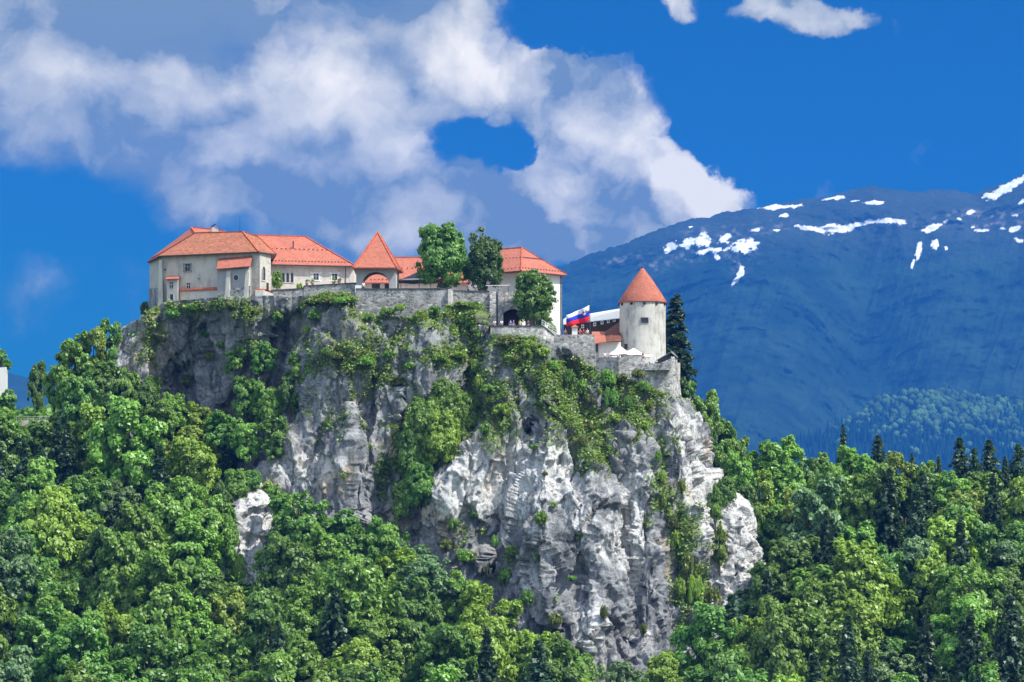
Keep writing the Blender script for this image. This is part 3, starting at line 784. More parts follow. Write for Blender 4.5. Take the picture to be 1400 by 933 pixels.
ed = MB(); ridge_caps(ed, [(r1, r2), (r2, r3), (r2, E[1]), (r3, E[2]), (r1, E[5]), (q1, q2), (q1, qf)], .14); ed.build('ridge_tile', M['tile_edge'], roof)
ge = MB(); gutter(ge, [E[5], E[0], E[1], E[2], E[3]]); ge.build('gutter', M['iron'], roof)
dm = MB(); c0 = W(294, 315, 510.5)
dm.prism([(c0[0] - .55, c0[1] - .5), (c0[0] + .5, c0[1] - .5), (c0[0] + .5, c0[1] + .5), (c0[0] - .55, c0[1] + .5)], c0[2] - 1, c0[2] + .55)
dmo = dm.build('chimney', M['pale'], roof)
cpm = MB(); cpm.poly((c0[0] - .75, c0[1] - .7, c0[2] + .5), (c0[0] + .1, c0[1] - .7, c0[2] + 1.1), (c0[0] + .1, c0[1] + .7, c0[2] + 1.1), (c0[0] - .75, c0[1] + .7, c0[2] + .5))
cpm.poly((c0[0] + .1, c0[1] - .7, c0[2] + 1.1), (c0[0] + .75, c0[1] - .7, c0[2] + .5), (c0[0] + .75, c0[1] + .7, c0[2] + .5), (c0[0] + .1, c0[1] + .7, c0[2] + 1.1)); cpm.build('chimney_cap', M['tile'], dmo)
fA, fB = W_[0], W_[1]
o = window(ch, 257, 366, 1.0, 1.15, fA, fB, border=.22, proud=.18)
grl = MB(); cc = ray_wall(257, 366, fA, fB); uu, nn = wall_frame(fA, fB)
for i in range(4): grl.bar(cc + nn * .3 + uu * (-.75 + .5 * i) - Vector((0, 0, .8)), cc + nn * .3 + uu * (-.75 + .5 * i) + Vector((0, 0, .8)), .06)
for i in range(3): grl.bar(cc + nn * .33 - uu * .85 + Vector((0, 0, -.6 + .6 * i)), cc + nn * .33 + uu * .85 + Vector((0, 0, -.6 + .6 * i)), .06)
grl.build('window_grille', M['iron'], o)
window(ch, 258, 391, .75, .95, fA, fB, bars=True, border=.12)
window(ch, 272, 381.5, .3, .2, fA, fB, bars=False, border=.05)
window(ch, 226, 369, .35, .3, fA, fB, bars=False, border=.05)
window(ch, 360.2, 373.5, .95, 2.5, W_[2], W_[3], 'lancet', bars=True, border=.2)
# quoins and sill ledge of the apse
qn = MB()
for i in range(9):
    z_ = 101.2 + i * .72; w_ = .75 if i % 2 else .45
    for P_, Q_ in ((W_[1], W_[0]), (W_[3], W_[2])):
        u_ = (Vector((*Q_, 0)) - Vector((*P_, 0))).normalized(); n_ = wall_frame(P_, Q_)[1]
        qn = MB(); plate(qn, Vector((*P_, z_)) + u_ * (w_ / 2 + .02), u_, n_, rect(w_, .5), .035); qn.build('quoin', M['dressed'], ch)
sl = MB(); ap = [W_[1], W_[2], W_[3]]
sl.prism([pt(350, 494.2), pt(359.3, 494.2), pt(373.5, 498.4), pt(371, 501), pt(352, 497)], 101.05, 101.3); sl.build('ledge', M['tile_edge'], ch)
bs = MB(); bs.prism([pt(349, 493.8), pt(360, 493.8), pt(375.5, 498), pt(372, 503), pt(350, 500)], 95.5, [101.04, 101.04, 100.6, 100.6, 101.04]); bs.build('apse_base', M['dressed'], ch)
dr = MB(); cdo = ray_wall(364, 392.5, pt(360, 493.8), pt(375.5, 498)); ud, nd_ = wall_frame(pt(360, 493.8), pt(375.5, 498)); plate(dr, cdo + ud * .5, ud, nd_, rect(.9, 1.5), .03); dr.build('door', M['timber'], ch)
# sacristy with buttresses and a round window
s0, s1 = pt(297, 495.2), pt(340, 492.6)
sb = [s0, s1, pt(346, 497), pt(300, 499.6)]
zs = 104.9
sac = MB().prism(sb, 95.5, [zs - .2, zs - .2, zs + 2.0, zs + 2.0]).build('sacristy', M['grey'], ch)
sr_ = MB(); ra, rb = pt(295.8, 494.6), pt(342.5, 491.9); rc, rd = pt(346, 496.5), pt(300, 499.2)
sr_.slab([(*ra, zs - .1), (*rb, zs + .15), (*rc, zs + 3.0), (*rd, zs + 2.9)], .16); sr_.build('sacristy_roof', M['tile'], sac)
bt = MB()
for px_ in (313.5, 339.5):
    p0 = ray_wall(px_, 380, s0, s1); u_, n_ = wall_frame(s0, s1)
    a_, b_2 = p0 - u_ * .4, p0 + u_ * .4
    vs = [(a_.x, a_.y, 95.5), (b_2.x, b_2.y, 95.5), (b_2.x + n_.x * 1.5, b_2.y + n_.y * 1.5, 95.5), (a_.x + n_.x * 1.5, a_.y + n_.y * 1.5, 95.5)]
    vs += [(a_.x, a_.y, zs - .3), (b_2.x, b_2.y, zs - .3), (b_2.x + n_.x * .35, b_2.y + n_.y * .35, zs - .9), (a_.x + n_.x * .35, a_.y + n_.y * .35, zs - .9)]
    m_ = MB(); m_.add(vs, [(0, 1, 2, 3), (4, 5, 6, 7), (0, 1, 5, 4), (1, 2, 6, 5), (2, 3, 7, 6), (3, 0, 4, 7)]); m_.build('buttress', M['cream'], ch)
window(sac, 323, 380, .95, .95, s0, s1, 'round', bars=False, border=.14)
rub = MB(); rub.prism([pt(296.5, 494.6), pt(342, 491.8), pt(344, 494.5), pt(297, 496)], 95, [100.9, 101.6, 101.6, 100.7]); rub.build('stone_footing', M['stone'], ch)
# stair annex on the left of the facade
a0, a1 = pt(228, 499.6), pt(243, 498.6)
an = MB().prism([a0, a1, pt(245.5, 503), pt(229, 503.6)], 95, 103.5).build('annex', M['pale'], ch)
ar = MB(); ar.slab([(*pt(226, 499), 103.4), (*pt(244, 498), 103.4), (*pt(246.5, 502), 104.4), (*pt(230, 502.6), 104.4)], .14); ar.build('annex_roof', M['tile'], an)
window(an, 234.5, 390, .75, 1.0, a0, a1, bars=True, border=.08)
window(an, 235, 406.5, .7, 1.0, a0, a1, bars=False, border=.08)
cb = MB()
cb.add([(*pt(215.5, 501), 95), (*pt(223, 500), 95), (*pt(222.5, 503), 95), (*pt(216, 504), 95), (*pt(217.3, 502), ez - .7), (*pt(221.8, 501.6), ez - .7), (*pt(221.8, 503), ez - .7), (*pt(217.5, 504), ez - .7)],
       [(0, 3, 2, 1), (4, 5, 6, 7), (0, 1, 5, 4), (1, 2, 6, 5), (2, 3, 7, 6), (3, 0, 4, 7)]); cb.build('corner_buttress', M['cream'], ch)
lw0, lw1 = W_[6], W_[0]
fo = MB(); fo.prism([pt(203.4, 513), pt(219.5, 501.8), pt(224, 505), pt(210, 515)], 92, [103.0, 102.0, 102.0, 103.0]); fo.build('stone_footing', M['stone'], ch)
lg = MB(); lg.prism([pt(245, 500.2), pt(297, 496.2), pt(297, 497.8), pt(245, 501.8)], 101.35, [101.55, 101.6, 101.9, 101.9]); lg.build('ledge', M['tile_edge'], ch)
pl = MB(); pl.prism([pt(245.5, 500.5), pt(296.6, 496.6), pt(296.6, 498), pt(245.5, 502)], 95, 101.34); pl.build('plinth', M['pale'], ch)
lr = MB(); p_ = W(328, 317.2, 505); lr.tube([p_, (p_[0], p_[1], p_[2] + 2.7)], [.05, .025], 6); lr.build('lightning_rod', M['iron'], roof)

# ---- long palace wing behind the chapel
pw = empty('palace_wing', (-34, 512, 100), 'long cream palace wing with salmon tile roof between chapel and arched pavilion', 'palace')
pA, pB, pC, pD = pt(366, 507), pt(483.5, 510.5), pt(487, 524), pt(370, 522)
pz = 106.75
MB().prism([pA, pB, pC, pD], 98, pz).build('wall', M['pale'], pw)
e = [(*pt(364, 506.2), pz - .05), (*pt(485.5, 509.7), pz - .05), (*pt(489, 525), pz - .05), (*pt(366, 523), pz - .05)]
k1, k2 = W(338, 321.5, 515), W(417.5, 324, 516.5)
rm = MB(); rm.poly(e[0], e[1], k2, k1); rm.poly(e[1], e[2], k2); rm.poly(e[2], e[3], k1, k2); rm.poly(e[3], e[0], k1); rm.prism([x[:2] for x in e], pz - .2, pz - .055)
rf = rm.build('roof', M['tile'], pw)
m_ = MB(); ridge_caps(m_, [(k1, k2), (k2, e[1])]); m_.build('ridge_tile', M['tile_edge'], rf)
m_ = MB(); gutter(m_, e[:2], .09); m_.build('gutter', M['iron'], rf)
m_ = MB()
snow_guards(rf, Vector(e[0]).lerp(Vector(k1), .10), Vector(e[1]).lerp(Vector(k2), .10), 26, (0, -.1, .12))
snow_guards(rf, Vector(e[0]).lerp(Vector(k1), .52), Vector(e[1]).lerp(Vector(k2), .52), 16, (0, -.1, .12))
m_ = MB(); p_ = W(400.5, 335, 511.6); m_.tube([(p_[0], p_[1] + .6, p_[2] - .6), (p_[0], p_[1] + .6, p_[2] + .75)], .12, 8); m_.build('vent_pipe', M['iron'], rf)
for i, px_ in enumerate((387.3, 393.3, 399.2)): window(pw, px_, 379.6, .5, 1.75, pA, pB, 'lancet', bars=False, border=.12)
for px_, py_ in ((432, 378.6), (457.5, 379)):
    window(pw, px_, py_, .95, 1.15, pA, pB, border=.2, frame='white')
m_ = MB()
for px_, py_ in ((432, 378.6), (457.5, 379)):
    c_ = ray_wall(px_, py_, pA, pB); u_, n_ = wall_frame(pA, pB)
    for dx_ in (-.85, .85):
        for dz_ in (-.72, 0, .72): m_ = MB(); plate(m_, c_ + u_ * dx_ + Vector((0, 0, dz_)), u_, n_, rect(.3, .36), .04); m_.build('corner_stone', M['white'], pw)
m_ = MB(); p_ = ray_wall(472.5, 372, pA, pB); m_.tube([(p_.x, p_.y - .1, pz - .3), (p_.x, p_.y - .1, 100)], .06, 6); m_.build('downpipe', M['iron'], pw)

# ---- rear wing seen through and beside the arch
rw = empty('rear_wing', (-15, 534, 98), 'low building with long salmon tile roof behind the arched pavilion', 'building')
wA, wB, wC, wD = pt(474, 528), pt(640, 528), pt(640, 540), pt(474, 540); wz = WZ(386.5, 528)
MB().prism([wA, wB, wC, wD], 97, wz).build('wall', M['pale'], rw)
e = [(*pt(472, 527.2), wz - .05), (*pt(643, 527.2), wz - .05), (*pt(643, 541), wz - .05), (*pt(472, 541), wz - .05)]
k1, k2 = W(516, 352.5, 534), W(636, 352.5, 534)
rm = MB(); rm.poly(e[0], e[1], k2, k1); rm.poly(e[1], e[2], k2); rm.poly(e[2], e[3], k1, k2); rm.poly(e[3], e[0], k1); rm.prism([x[:2] for x in e], wz - .2, wz - .055)
rf = rm.build('roof', M['tile'], rw)
m_ = MB(); ridge_caps(m_, [(k1, k2), (k1, e[0])]); m_.build('ridge_tile', M['tile_edge'], rf)
m_ = MB(); snow_guards(rf, Vector(e[0]).lerp(Vector(k1), .1), Vector(e[1]).lerp(Vector(k2), .1), 30, (0, -.1, .12)); snow_guards(rf, Vector(e[0]).lerp(Vector(k1), .55), Vector(e[1]).lerp(Vector(k2), .55), 20, (0, -.1, .12))
window(rw, 514, 391, 1.2, .7, wA, wB, frame='iron'); window(rw, 530, 391.5, .8, 1.4, wA, wB, frame='iron', bars=False)

# ---- arched pavilion with pyramid roof
av = empty('arched_pavilion', (-24, 499, 100), 'square open pavilion with round arch and steep pyramid tile roof on the wall', 'pavilion')
vA, vB, vC, vD = pt(487, 494.5), pt(541, 494.5), pt(545.5, 502), pt(489, 502)
vz = WZ(366, 494.5)
def arch_wall(P_, Q_, t_, z0, z1, cx_, rad, zc_, name, material, parent):
    """wall with a round-arched opening; cx_ metres along P-Q"""
    u_, n_ = wall_frame(P_, Q_); L_ = (Vector(Q_) - Vector(P_)).length
    m = MB(); base = Vector((*P_, 0))
    def at(a, z, d): v = base + u_ * a - n_ * d; return (v.x, v.y, z)
    n = 16; arc = [(cx_ - rad * math.cos(math.pi * i / n), zc_ + rad * math.sin(math.pi * i / n)) for i in range(n + 1)]
    for d in (0, t_):
        pts = [at(0, z0, d), at(cx_ - rad, z0, d), at(cx_ - rad, zc_, d), at(0, zc_, d)]; m.poly(*pts)
        m.poly(at(cx_ + rad, z0, d), at(L_, z0, d), at(L_, zc_, d), at(cx_ + rad, zc_, d))
        m.poly(at(0, zc_, d), at(cx_ - rad, zc_, d), at(cx_ - rad, z1, d), at(0, z1, d)); m.poly(at(cx_ + rad, zc_, d), at(L_, zc_, d), at(L_, z1, d), at(cx_ + rad, z1, d))
        for (a0_, b0_), (a1_, b1_) in zip(arc[:-1], arc[1:]): m.poly(at(a0_, b0_, d), at(a1_, b1_, d), at(a1_, z1, d), at(a0_, z1, d))
    for (a0_, b0_), (a1_, b1_) in zip([(cx_ - rad, z0)] + arc, arc + [(cx_ + rad, z0)]): m.poly(at(a0_, b0_, 0), at(a1_, b1_, 0), at(a1_, b1_, t_), at(a0_, b0_, t_))
    for a in (0, L_): m.poly(at(a, z0, 0), at(a, z1, 0), at(a, z1, t_), at(a, z0, t_))
    m.poly(at(0, z1, 0), at(L_, z1, 0), at(L_, z1, t_), at(0, z1, t_))
    bmo = raw(name, m.v, m.f, material, parent)
    bm = bmesh.new(); bm.from_mesh(bmo.data); bmesh.ops.remove_doubles(bm, verts=bm.verts, dist=.002); bmesh.ops.recalc_face_normals(bm, faces=bm.faces[:]); bm.to_mesh(bmo.data); bm.free()
    return bmo
Lf = (Vector(vB) - Vector(vA)).length
arch_wall(vA, vB, 1.3, 98.5, vz, Lf * .49, 2.35, WZ(390, 494.5), 'front_wall', M['grey'], av)
b0, b1 = pt(489, 501.2), pt(545.3, 501.2)
arch_wall(b0, b1, .8, 98.5, vz, (Vector(b1) - Vector(b0)).length * .47, 2.5, WZ(390, 494.5), 'rear_wall', M['grey'], av)
sR = pt(541.2, 495.9); u_ = None
m_ = MB(); m_.prism([pt(541.3, 495.85), pt(545.2, 501.1), pt(539, 501.1), pt(535.4, 495.85)], 98.5, vz - .003); m_.build('pier', M['pale'], av)  # paler plaster than the opposite pier: its sunlit side is painted in
m_ = MB(); m_.prism([pt(487.1, 495.85), pt(491, 495.85), pt(492.6, 501.1), pt(489, 501.1)], 98.5, vz - .003); m_.build('pier', M['grey'], av)
m_ = MB(); m_.prism([pt(485.6, 493.9), pt(494, 493.9), pt(494, 494.48), pt(485.6, 494.48)], 98.5, 101.9); m_.build('sunlit_pier_patch', M['white'], av)  # white slab paints the sunlit foot of the left pier
apx = W(516.5, 318, 499); e = [(*pt(482.5, 493), vz - .1), (*pt(542.5, 493), vz - .1), (*pt(551.5, 503.5), vz - .1), (*pt(486, 503.5), vz - .1)]
kn = [tuple(Vector(apx).lerp(Vector(x), .78) + Vector((0, 0, .16)) * -1) for x in e]
m_ = MB()
for i in range(4): j = (i + 1) % 4; m_.poly(e[i], e[j], kn[j], kn[i]); m_.poly(kn[i], kn[j], apx)
m_.prism([x[:2] for x in e], vz - .26, vz - .11); rf = m_.build('roof', M['tile'], av)
m_ = MB(); ridge_caps(m_, [(kn[i], e[i]) for i in range(4)] + [(kn[i], apx) for i in range(4)], .12); m_.build('ridge_tile', M['tile_edge'], rf)

# ---- museum house at the right
mh = empty('museum_house', (4, 510, 96), 'tall pale house with hipped salmon roof behind the terrace trees', 'house')
hA, hB, hC, hD = pt(640, 513), pt(713.5, 505.5), pt(768, 513), pt(700, 528); hz = WZ(371, 505.5)
MB().prism([hA, hB, hC, hD], 92, hz).build('wall', M['white'], mh)
e = [(*pt(637, 512.4), hz - .05), (*pt(712.8, 503.7), hz - .05), (*pt(775.5, 512.7), hz - .05), (*pt(700, 530), hz - .05)]
k1, k2 = W(655, 343.5, 519), W(714, 339, 515)
rm = MB(); rm.poly(e[0], e[1], k2, k1); rm.poly(e[1], e[2], k2); rm.poly(e[2], e[3], k1, k2); rm.poly(e[3], e[0], k1); rm.prism([x[:2] for x in e], hz - .24, hz - .055)
rf = rm.build('roof', M['tile'], mh)
m_ = MB(); ridge_caps(m_, [(k1, k2), (k2, e[1]), (k2, e[2])], .12); m_.build('ridge_tile', M['tile_edge'], rf)
m_ = MB(); gutter(m_, e[:3]); m_.build('gutter', M['iron'], rf)
m_ = MB()
for t_ in (.1, .55):
    snow_guards(rf, Vector(e[0]).lerp(Vector(k1), t_), Vector(e[1]).lerp(Vector(k2), t_), 14, (0, -.1, .12)); snow_guards(rf, Vector(e[1]).lerp(Vector(k2), t_), Vector(e[2]).lerp(Vector(k2), t_), 14, (0, -.1, .12))
m_ = MB(); c_ = ray_wall(767, 390, hB, hC); m_.tube([(c_.x, c_.y - .15, hz - .2), (c_.x, c_.y - .15, 93)], .1, 8); m_.build('downpipe', M['iron'], mh)
window(mh, 751.5, 391, .9, 1.5, hB, hC, border=.1); window(mh, 742, 425, .9, 1.3, hB, hC, border=.1)

# ---- walls on the rock
def wall_run(name, label, cat, pts, tops, base, thick, material, cope=True, group=None):
    """a thick masonry wall along plan points with its own coping"""
    c_ = pts[len(pts) // 2]
    th = empty(name, (c_[0], c_[1], base), label, cat, group)
    for i in range(len(pts) - 1):
        P_, Q_ = pts[i], pts[i + 1]; u_, n_ = wall_frame(P_, Q_)
        b = lambda p, d: (p[0] - n_.x * d, p[1] - n_.y * d)
        ex = -u_ * .003 * i
        z0_, z1_ = tops[i], tops[i + 1]
        bt_ = .035
        k = base
        m = MB()
        lean = (z0_ - k) * .05
        vs = [(P_[0] + n_.x * lean, P_[1] + n_.y * lean, k), (Q_[0] + n_.x * lean, Q_[1] + n_.y * lean, k), (*b(Q_, thick), k), (*b(P_, thick), k), (*P_, z0_), (*Q_, z1_), (*b(Q_, thick), z1_), (*b(P_, thick), z0_)]
        m.add(vs, [(0, 3, 2, 1), (4, 5, 6, 7), (0, 1, 5, 4), (1, 2, 6, 5), (2, 3, 7, 6), (3, 0, 4, 7)]); m.build('masonry', M[material], th)
        if cope:
            m = MB(); o_ = .1
            pa, pb = (P_[0] + n_.x * o_, P_[1] + n_.y * o_), (Q_[0] + n_.x * o_, Q_[1] + n_.y * o_)
            qb, qa = b(Q_, thick + o_), b(P_, thick + o_)
            vs = [(*pa, z0_ + .004), (*pb, z1_ + .004), (*qb, z1_ + .004), (*qa, z0_ + .004), (*pa, z0_ + .2), (*pb, z1_ + .2), (*qb, z1_ + .2), (*qa, z0_ + .2)]
            m.add(vs, [(0, 3, 2, 1), (4, 5, 6, 7), (0, 1, 5, 4), (1, 2, 6, 5), (2, 3, 7, 6), (3, 0, 4, 7)]); m.build('coping', M['coping'], th)
    return th
wall_run('curtain_wall', 'low grey stone wall with dark coping below the palace wing windows', 'stone wall',
         [pt(371, 497.5), pt(414.5, 497), pt(416, 496.8), pt(486, 494.6)], [WZ(398, 497.5), WZ(395.5, 497), WZ(392, 496.8), WZ(388, 494.6)], 93, 1.0, 'stone')
cw = wall_run('curtain_wall', 'high grey rubble wall with dark coping beneath pavilion and canopy', 'stone wall',
         [pt(486.3, 491.5), pt(536, 490.6), pt(615, 490)], [WZ(396, 491.5), WZ(396, 490.6), WZ(395.5, 490)], 90, 1.2, 'stone')
pp = MB(); pp.prism([pt(612.5, 489.3), pt(616.6, 489.3), pt(619.5, 495.3), pt(613, 495.3)], 90, WZ(396, 490)); pp.build('corner_pier', M['dressed'], cw)
uw = wall_run('curtain_wall', 'grey rubble wall set back under the two big terrace trees', 'stone wall',
         [pt(619.6, 495.5), pt(669, 495)], [WZ(398.5, 495.5), WZ(399.5, 495)], 92, 1.0, 'stone')
gw = empty('gate_wall', (0, 494, 94), 'pale worn wall with buttress and dark arched niche left of the lone tree', 'stone wall')
g0, g1 = pt(669.3, 493.6), pt(745, 493.6); gzt = WZ(399, 493.6)
arch_wall(g0, g1, 1.4, 92, gzt, (WX(701, 493.6) - g0[0]), 2.2, WZ(440, 493.6), 'masonry', M['pale_stone'], gw)
m_ = MB(); m_.prism([pt(688, 495.05), pt(714, 495.05), pt(714, 495.4), pt(688, 495.4)], 92, 99); m_.build('niche_shade', M['timber'], gw)  # dark sheet stands in for the shade inside the niche
m_ = MB(); m_.add([(*pt(668, 491.5), 92), (*pt(679, 491.5), 92), (*pt(679, 493.5), 92), (*pt(668, 493.5), 92), (*pt(670, 492.6), gzt - .1), (*pt(678, 492.6), gzt - .1), (*pt(678, 493.5), gzt - .1), (*pt(670, 493.5), gzt - .1)],
       [(0, 3, 2, 1), (4, 5, 6, 7), (0, 1, 5, 4), (1, 2, 6, 5), (2, 3, 7, 6), (3, 0, 4, 7)]); m_.build('buttress', M['pale_stone'], gw)
m_ = MB(); m_.add([(*pt(680.5, 491.8), 94), (*pt(687, 491.8), 94), (*pt(687, 493.5), 94), (*pt(680.5, 493.5), 94), (*pt(681.5, 492.4), gzt + .6), (*pt(686, 492.4), gzt + .6), (*pt(686, 493.5), gzt + .6), (*pt(681.5, 493.5), gzt + .6)],
       [(0, 3, 2, 1), (4, 5, 6, 7), (0, 1, 5, 4), (1, 2, 6, 5), (2, 3, 7, 6), (3, 0, 4, 7)]); m_.build('chimney_stack', M['stone'], gw)
lowt = wall_run('terrace_wall', 'grey terrace wall in front of the lone tree and arched niche', 'stone wall',
         [pt(670, 486.5), pt(671, 484.6), pt(742, 484.2), pt(757, 485.2)], [WZ(447, 486.5), WZ(447, 484.6), WZ(446.5, 484.2), WZ(459, 485.2)], 84, 1.0, 'pale_stone', cope=True)
kt = wall_run('terrace_wall', 'grey stone wall under the flag and its kiosk', 'stone wall',
         [pt(757.3, 485.4), pt(812, 485.4), pt(813, 488)], [WZ(458, 485.4), WZ(457.5, 485.4), WZ(457.5, 488)], 83, 1.0, 'stone', cope=False)
lt = wall_run('terrace_wall', 'lower stone wall in front of the white sail tent', 'stone wall',
         [pt(812.5, 486.6), pt(845.5, 484), pt(882, 484.6)], [WZ(489, 486.6), WZ(488.5, 484), WZ(490.5, 484.6)], 82, .9, 'stone', cope=False)
# courtyards behind the walls
for nm_, pl_, z_ in (('courtyard', [pt(371, 498.6), pt(486, 495.8), pt(486, 492.8), pt(612, 491.4), pt(619, 496.7), pt(668, 496.2), pt(668, 545), pt(350, 545)], WZ(400.5, 495)),
                     ('terrace', [pt(671.5, 485.8), pt(741.5, 485.4), pt(757.5, 486.6), pt(811.5, 486.6), pt(812.5, 540), pt(671.5, 495)], 0),
                     ('terrace', [pt(813.5, 487.7), pt(845.5, 485), pt(882, 485.6), pt(930, 490), pt(925, 540), pt(813.5, 540)], WZ(494, 485))):
    z_ = z_ or WZ(462, 485)
    tag(MB().prism(pl_, z_ - 3, z_).build(nm_, M['paving'], None), kind='structure')
tag(MB().prism([pt(671.8, 485.9), pt(742, 485.5), pt(742, 493.5), pt(671.8, 493.5)], WZ(460, 485), WZ(450.5, 485)).build('terrace', M['paving'], None), kind='structure')
# stair with white railing
st = empty('stone_stair', (7.5, 488, 93), 'stone stair with pale metal railing beside the museum house', 'stair')
s0_, s1_ = Vector(W(742, 446, 487)), Vector(W(765, 459.5, 487))
m_ = MB()
for i in range(14):
    a_, b_2 = s0_.lerp(s1_, i / 14), s0_.lerp(s1_, (i + 1) / 14)
    m_.prism([(a_.x, 486.3), (b_2.x - .002, 486.3), (b_2.x - .002, 489.5), (a_.x, 489.5)], s1_.z - 1.2, a_.z)
m_.build('step', M['dressed'], st)
rl = MB()
t0_, t1_ = Vector(W(741, 437.5, 486.6)), Vector(W(766, 452.5, 486.6))
for dz_ in (0, -.4, -.8): rl.bar(t0_ + Vector((0, 0, dz_)), t1_ + Vector((0, 0, dz_)), .08)
for i in range(6): p_ = t0_.lerp(t1_, i / 5); rl.bar(p_, p_ - Vector((0, 0, 1.15)), .08)
rl.build('railing', M['steel'], st)

# ---- covered wall walk with dark timber and its lean-to
cwk = empty('covered_walk', (13, 512, 92), 'dark timber covered walk with pale roof between flag and round tower', 'gallery')
y0 = 512
ca, cb_ = W(770, 437.5, 514), W(849, 424.2, 503)
m_ = MB(); m_.slab([ca, cb_, (cb_[0] + .5, cb_[1] + 3, cb_[2] + .6), (ca[0] + .5, ca[1] + 3, ca[2] + .6)], .1)
ca2, cb2 = W(770, 443.5, 513), W(849, 434.5, 502)
m_.slab([ca2, cb2, cb_, ca], .12); m_.build('roof', M['steel'], cwk)
wa, wb = pt(771, 513.2), pt(848, 502.6)
m_ = MB(); m_.prism([wa, wb, (wb[0] + .3, wb[1] + 1.5), (wa[0] + .3, wa[1] + 1.5)], 91, [ca2[2] - .15, cb2[2] - .15, cb2[2] - .05, ca2[2] - .05]); m_.build('timber_wall', M['timber'], cwk)
for px_, py_ in ((797, 446.5), (813.5, 443.8), (823.5, 441.3), (832, 439.5), (840, 437.5)):
    window(cwk, px_, py_, .42, .42, wa, wb, frame='steel', bars=False, border=.10)
lo = empty('gatehouse', (15.5, 496, 90), 'small white gatehouse with steep dark red roof beside the round tower', 'gatehouse')
ga, gb = pt(818, 493), pt(849, 493.8)
gzt = WZ(467.5, 493)
MB().prism([ga, gb, pt(849, 500.5), pt(818.5, 500.5)], 86, gzt).build('wall', M['white'], lo)
m_ = MB(); m_.slab([W(809, 470.5, 491.8), W(829, 467, 491.8), W(826, 453.6, 498.5), W(809, 453.6, 498.5)], .15); m_.build('roof', M['tile'], lo)
m_ = MB(); m_.slab([W(828.5, 467.3, 492), W(849.5, 466.5, 492), W(849.5, 439, 502), W(826.5, 453.7, 499)], .15); rfm = m_.build('side_roof', mat('shaded_brown_tile', (.13, .05, .035), .9, .1, b_tiles(.3, True)), lo)  # brown tile, darkened further so the colour carries this slope's shade
m_ = MB(); m_.prism([pt(812.5, 492.4), pt(817.6, 492.4), pt(818, 499), pt(812.5, 499)], 86, WZ(470, 492.4)); m_.build('side_wall', M['stone'], lo)
window(lo, 815, 476, .5, 1.2, pt(812.5, 492.4), pt(817.6, 492.4), frame='iron', bars=False, border=.05)

# ---- round tower
rt = empty('round_tower', (*pt(878.5, 497), 88), 'round pale tower with conical red roof at the right end of the cliff', 'tower')
tc = pt(878.5, 497); tr_ = 31.6 * 497 / F; tz = WZ(411.5, 497 - tr_)
m_ = MB(); m_.lathe(tc, [(tr_ * 1.03, 85), (tr_ * 1.01, 90), (tr_, 93), (tr_ * .995, tz)], 64); m_.build('wall', M['tower'], rt, smooth=True)
cr = tr_ * 1.055; ztop = WZ(365, 497)
m_ = MB(); m_.lathe(tc, [(cr - .05, tz - .12), (cr, tz - .1), (cr, tz), (cr * .80, tz + (ztop - tz) * .23), (cr * .42, tz + (ztop - tz) * .62), (.02, ztop)], 64); rf = m_.build('roof', M['tile'], rt, smooth=True)
m_ = MB(); m_.lathe(tc, [(.22, ztop - .35), (.17, ztop), (.04, ztop + .35), (.0, ztop + .4)], 12); m_.build('finial', M['iron'], rf)
for k_ in range(11):
    a_ = 2 * math.pi * (k_ + .3) / 11; u_ = Vector((math.cos(a_), math.sin(a_), 0)); p_ = Vector((*tc, tz - .42)) + u_ * (tr_ + .02)
    m_ = MB(); m_.bar(p_ - u_ * .3, p_ + u_ * .16, .42, .36); m_.build('corbel', M['timber'], rt)
wx_ = WX(881.5, 493); aa = math.asin((wx_ - tc[0]) / tr_)
uu = Vector((math.cos(aa), math.sin(aa), 0)); nn = Vector((math.sin(aa), -math.cos(aa), 0)); pw_ = Vector((tc[0] + nn.x * tr_, tc[1] + nn.y * tr_, WZ(438, 493)))
window(rt, 881.5, 438, 1.05, .68, (pw_.x - uu.x, pw_.y - uu.y), (pw_.x + uu.x, pw_.y + uu.y), frame='coping', bars=False, border=.13, proud=.12)
window(rt, 856, 474, .5, .8, *(lambda q: ((q[0] - .7, q[1] - .9 + .75), (q[0] + .6, q[1] - .9)))(pt(856, 494.1)), frame='coping', bars=False, border=.06, proud=.1)

# ---- bastion with projecting box and small roof
ba = empty('bastion', (26, 488, 80), 'pale stone bastion with crenellated box below the round tower', 'bastion')
b1_, b2_, b3_ = pt(880, 483.5), pt(918, 483), pt(930.5, 491)
m_ = MB(); vs = [(*pt(879, 482.8), 78), (*pt(921, 482), 78), (*pt(936, 491), 78), (*pt(925, 500), 78), (*pt(882, 498), 78), (*b1_, WZ(507, 483.5)), (*b2_, WZ(490, 483)), (*pt(925, 490), WZ(487, 490)), (*pt(920, 499), WZ(487, 490)), (*pt(884, 497), WZ(507, 483.5))]
m_.add(vs, [(0, 4, 3, 2, 1)] + [(i, (i + 1) % 5, 5 + (i + 1) % 5, 5 + i) for i in range(5)] + [(5, 6, 7), (5, 7, 8), (5, 8, 9)]); m_.build('wall', M['pale_stone'], ba)
m_ = MB(); m_.prism([pt(881.5, 481.8), pt(915.5, 481.6), pt(915.5, 484.2), pt(881.5, 484.4)], WZ(506.3, 482), WZ(499.5, 482))
for i in range(5):
    x_ = 881.5 + i * 7; m_.prism([pt(x_, 481.8), pt(x_ + 4.6, 481.8), pt(x_ + 4.6, 482.3), pt(x_, 482.3)], WZ(499.4, 482), WZ(496.8, 482))
m_.build('box', M['stone'], ba)
m_ = MB(); m_.prism([pt(917.2, 483.2), pt(923.4, 485.6), pt(924, 489.2), pt(917.4, 489)], WZ(512, 484), WZ(488.6, 486)); m_.build('shoulder', M['pale_stone'], ba)
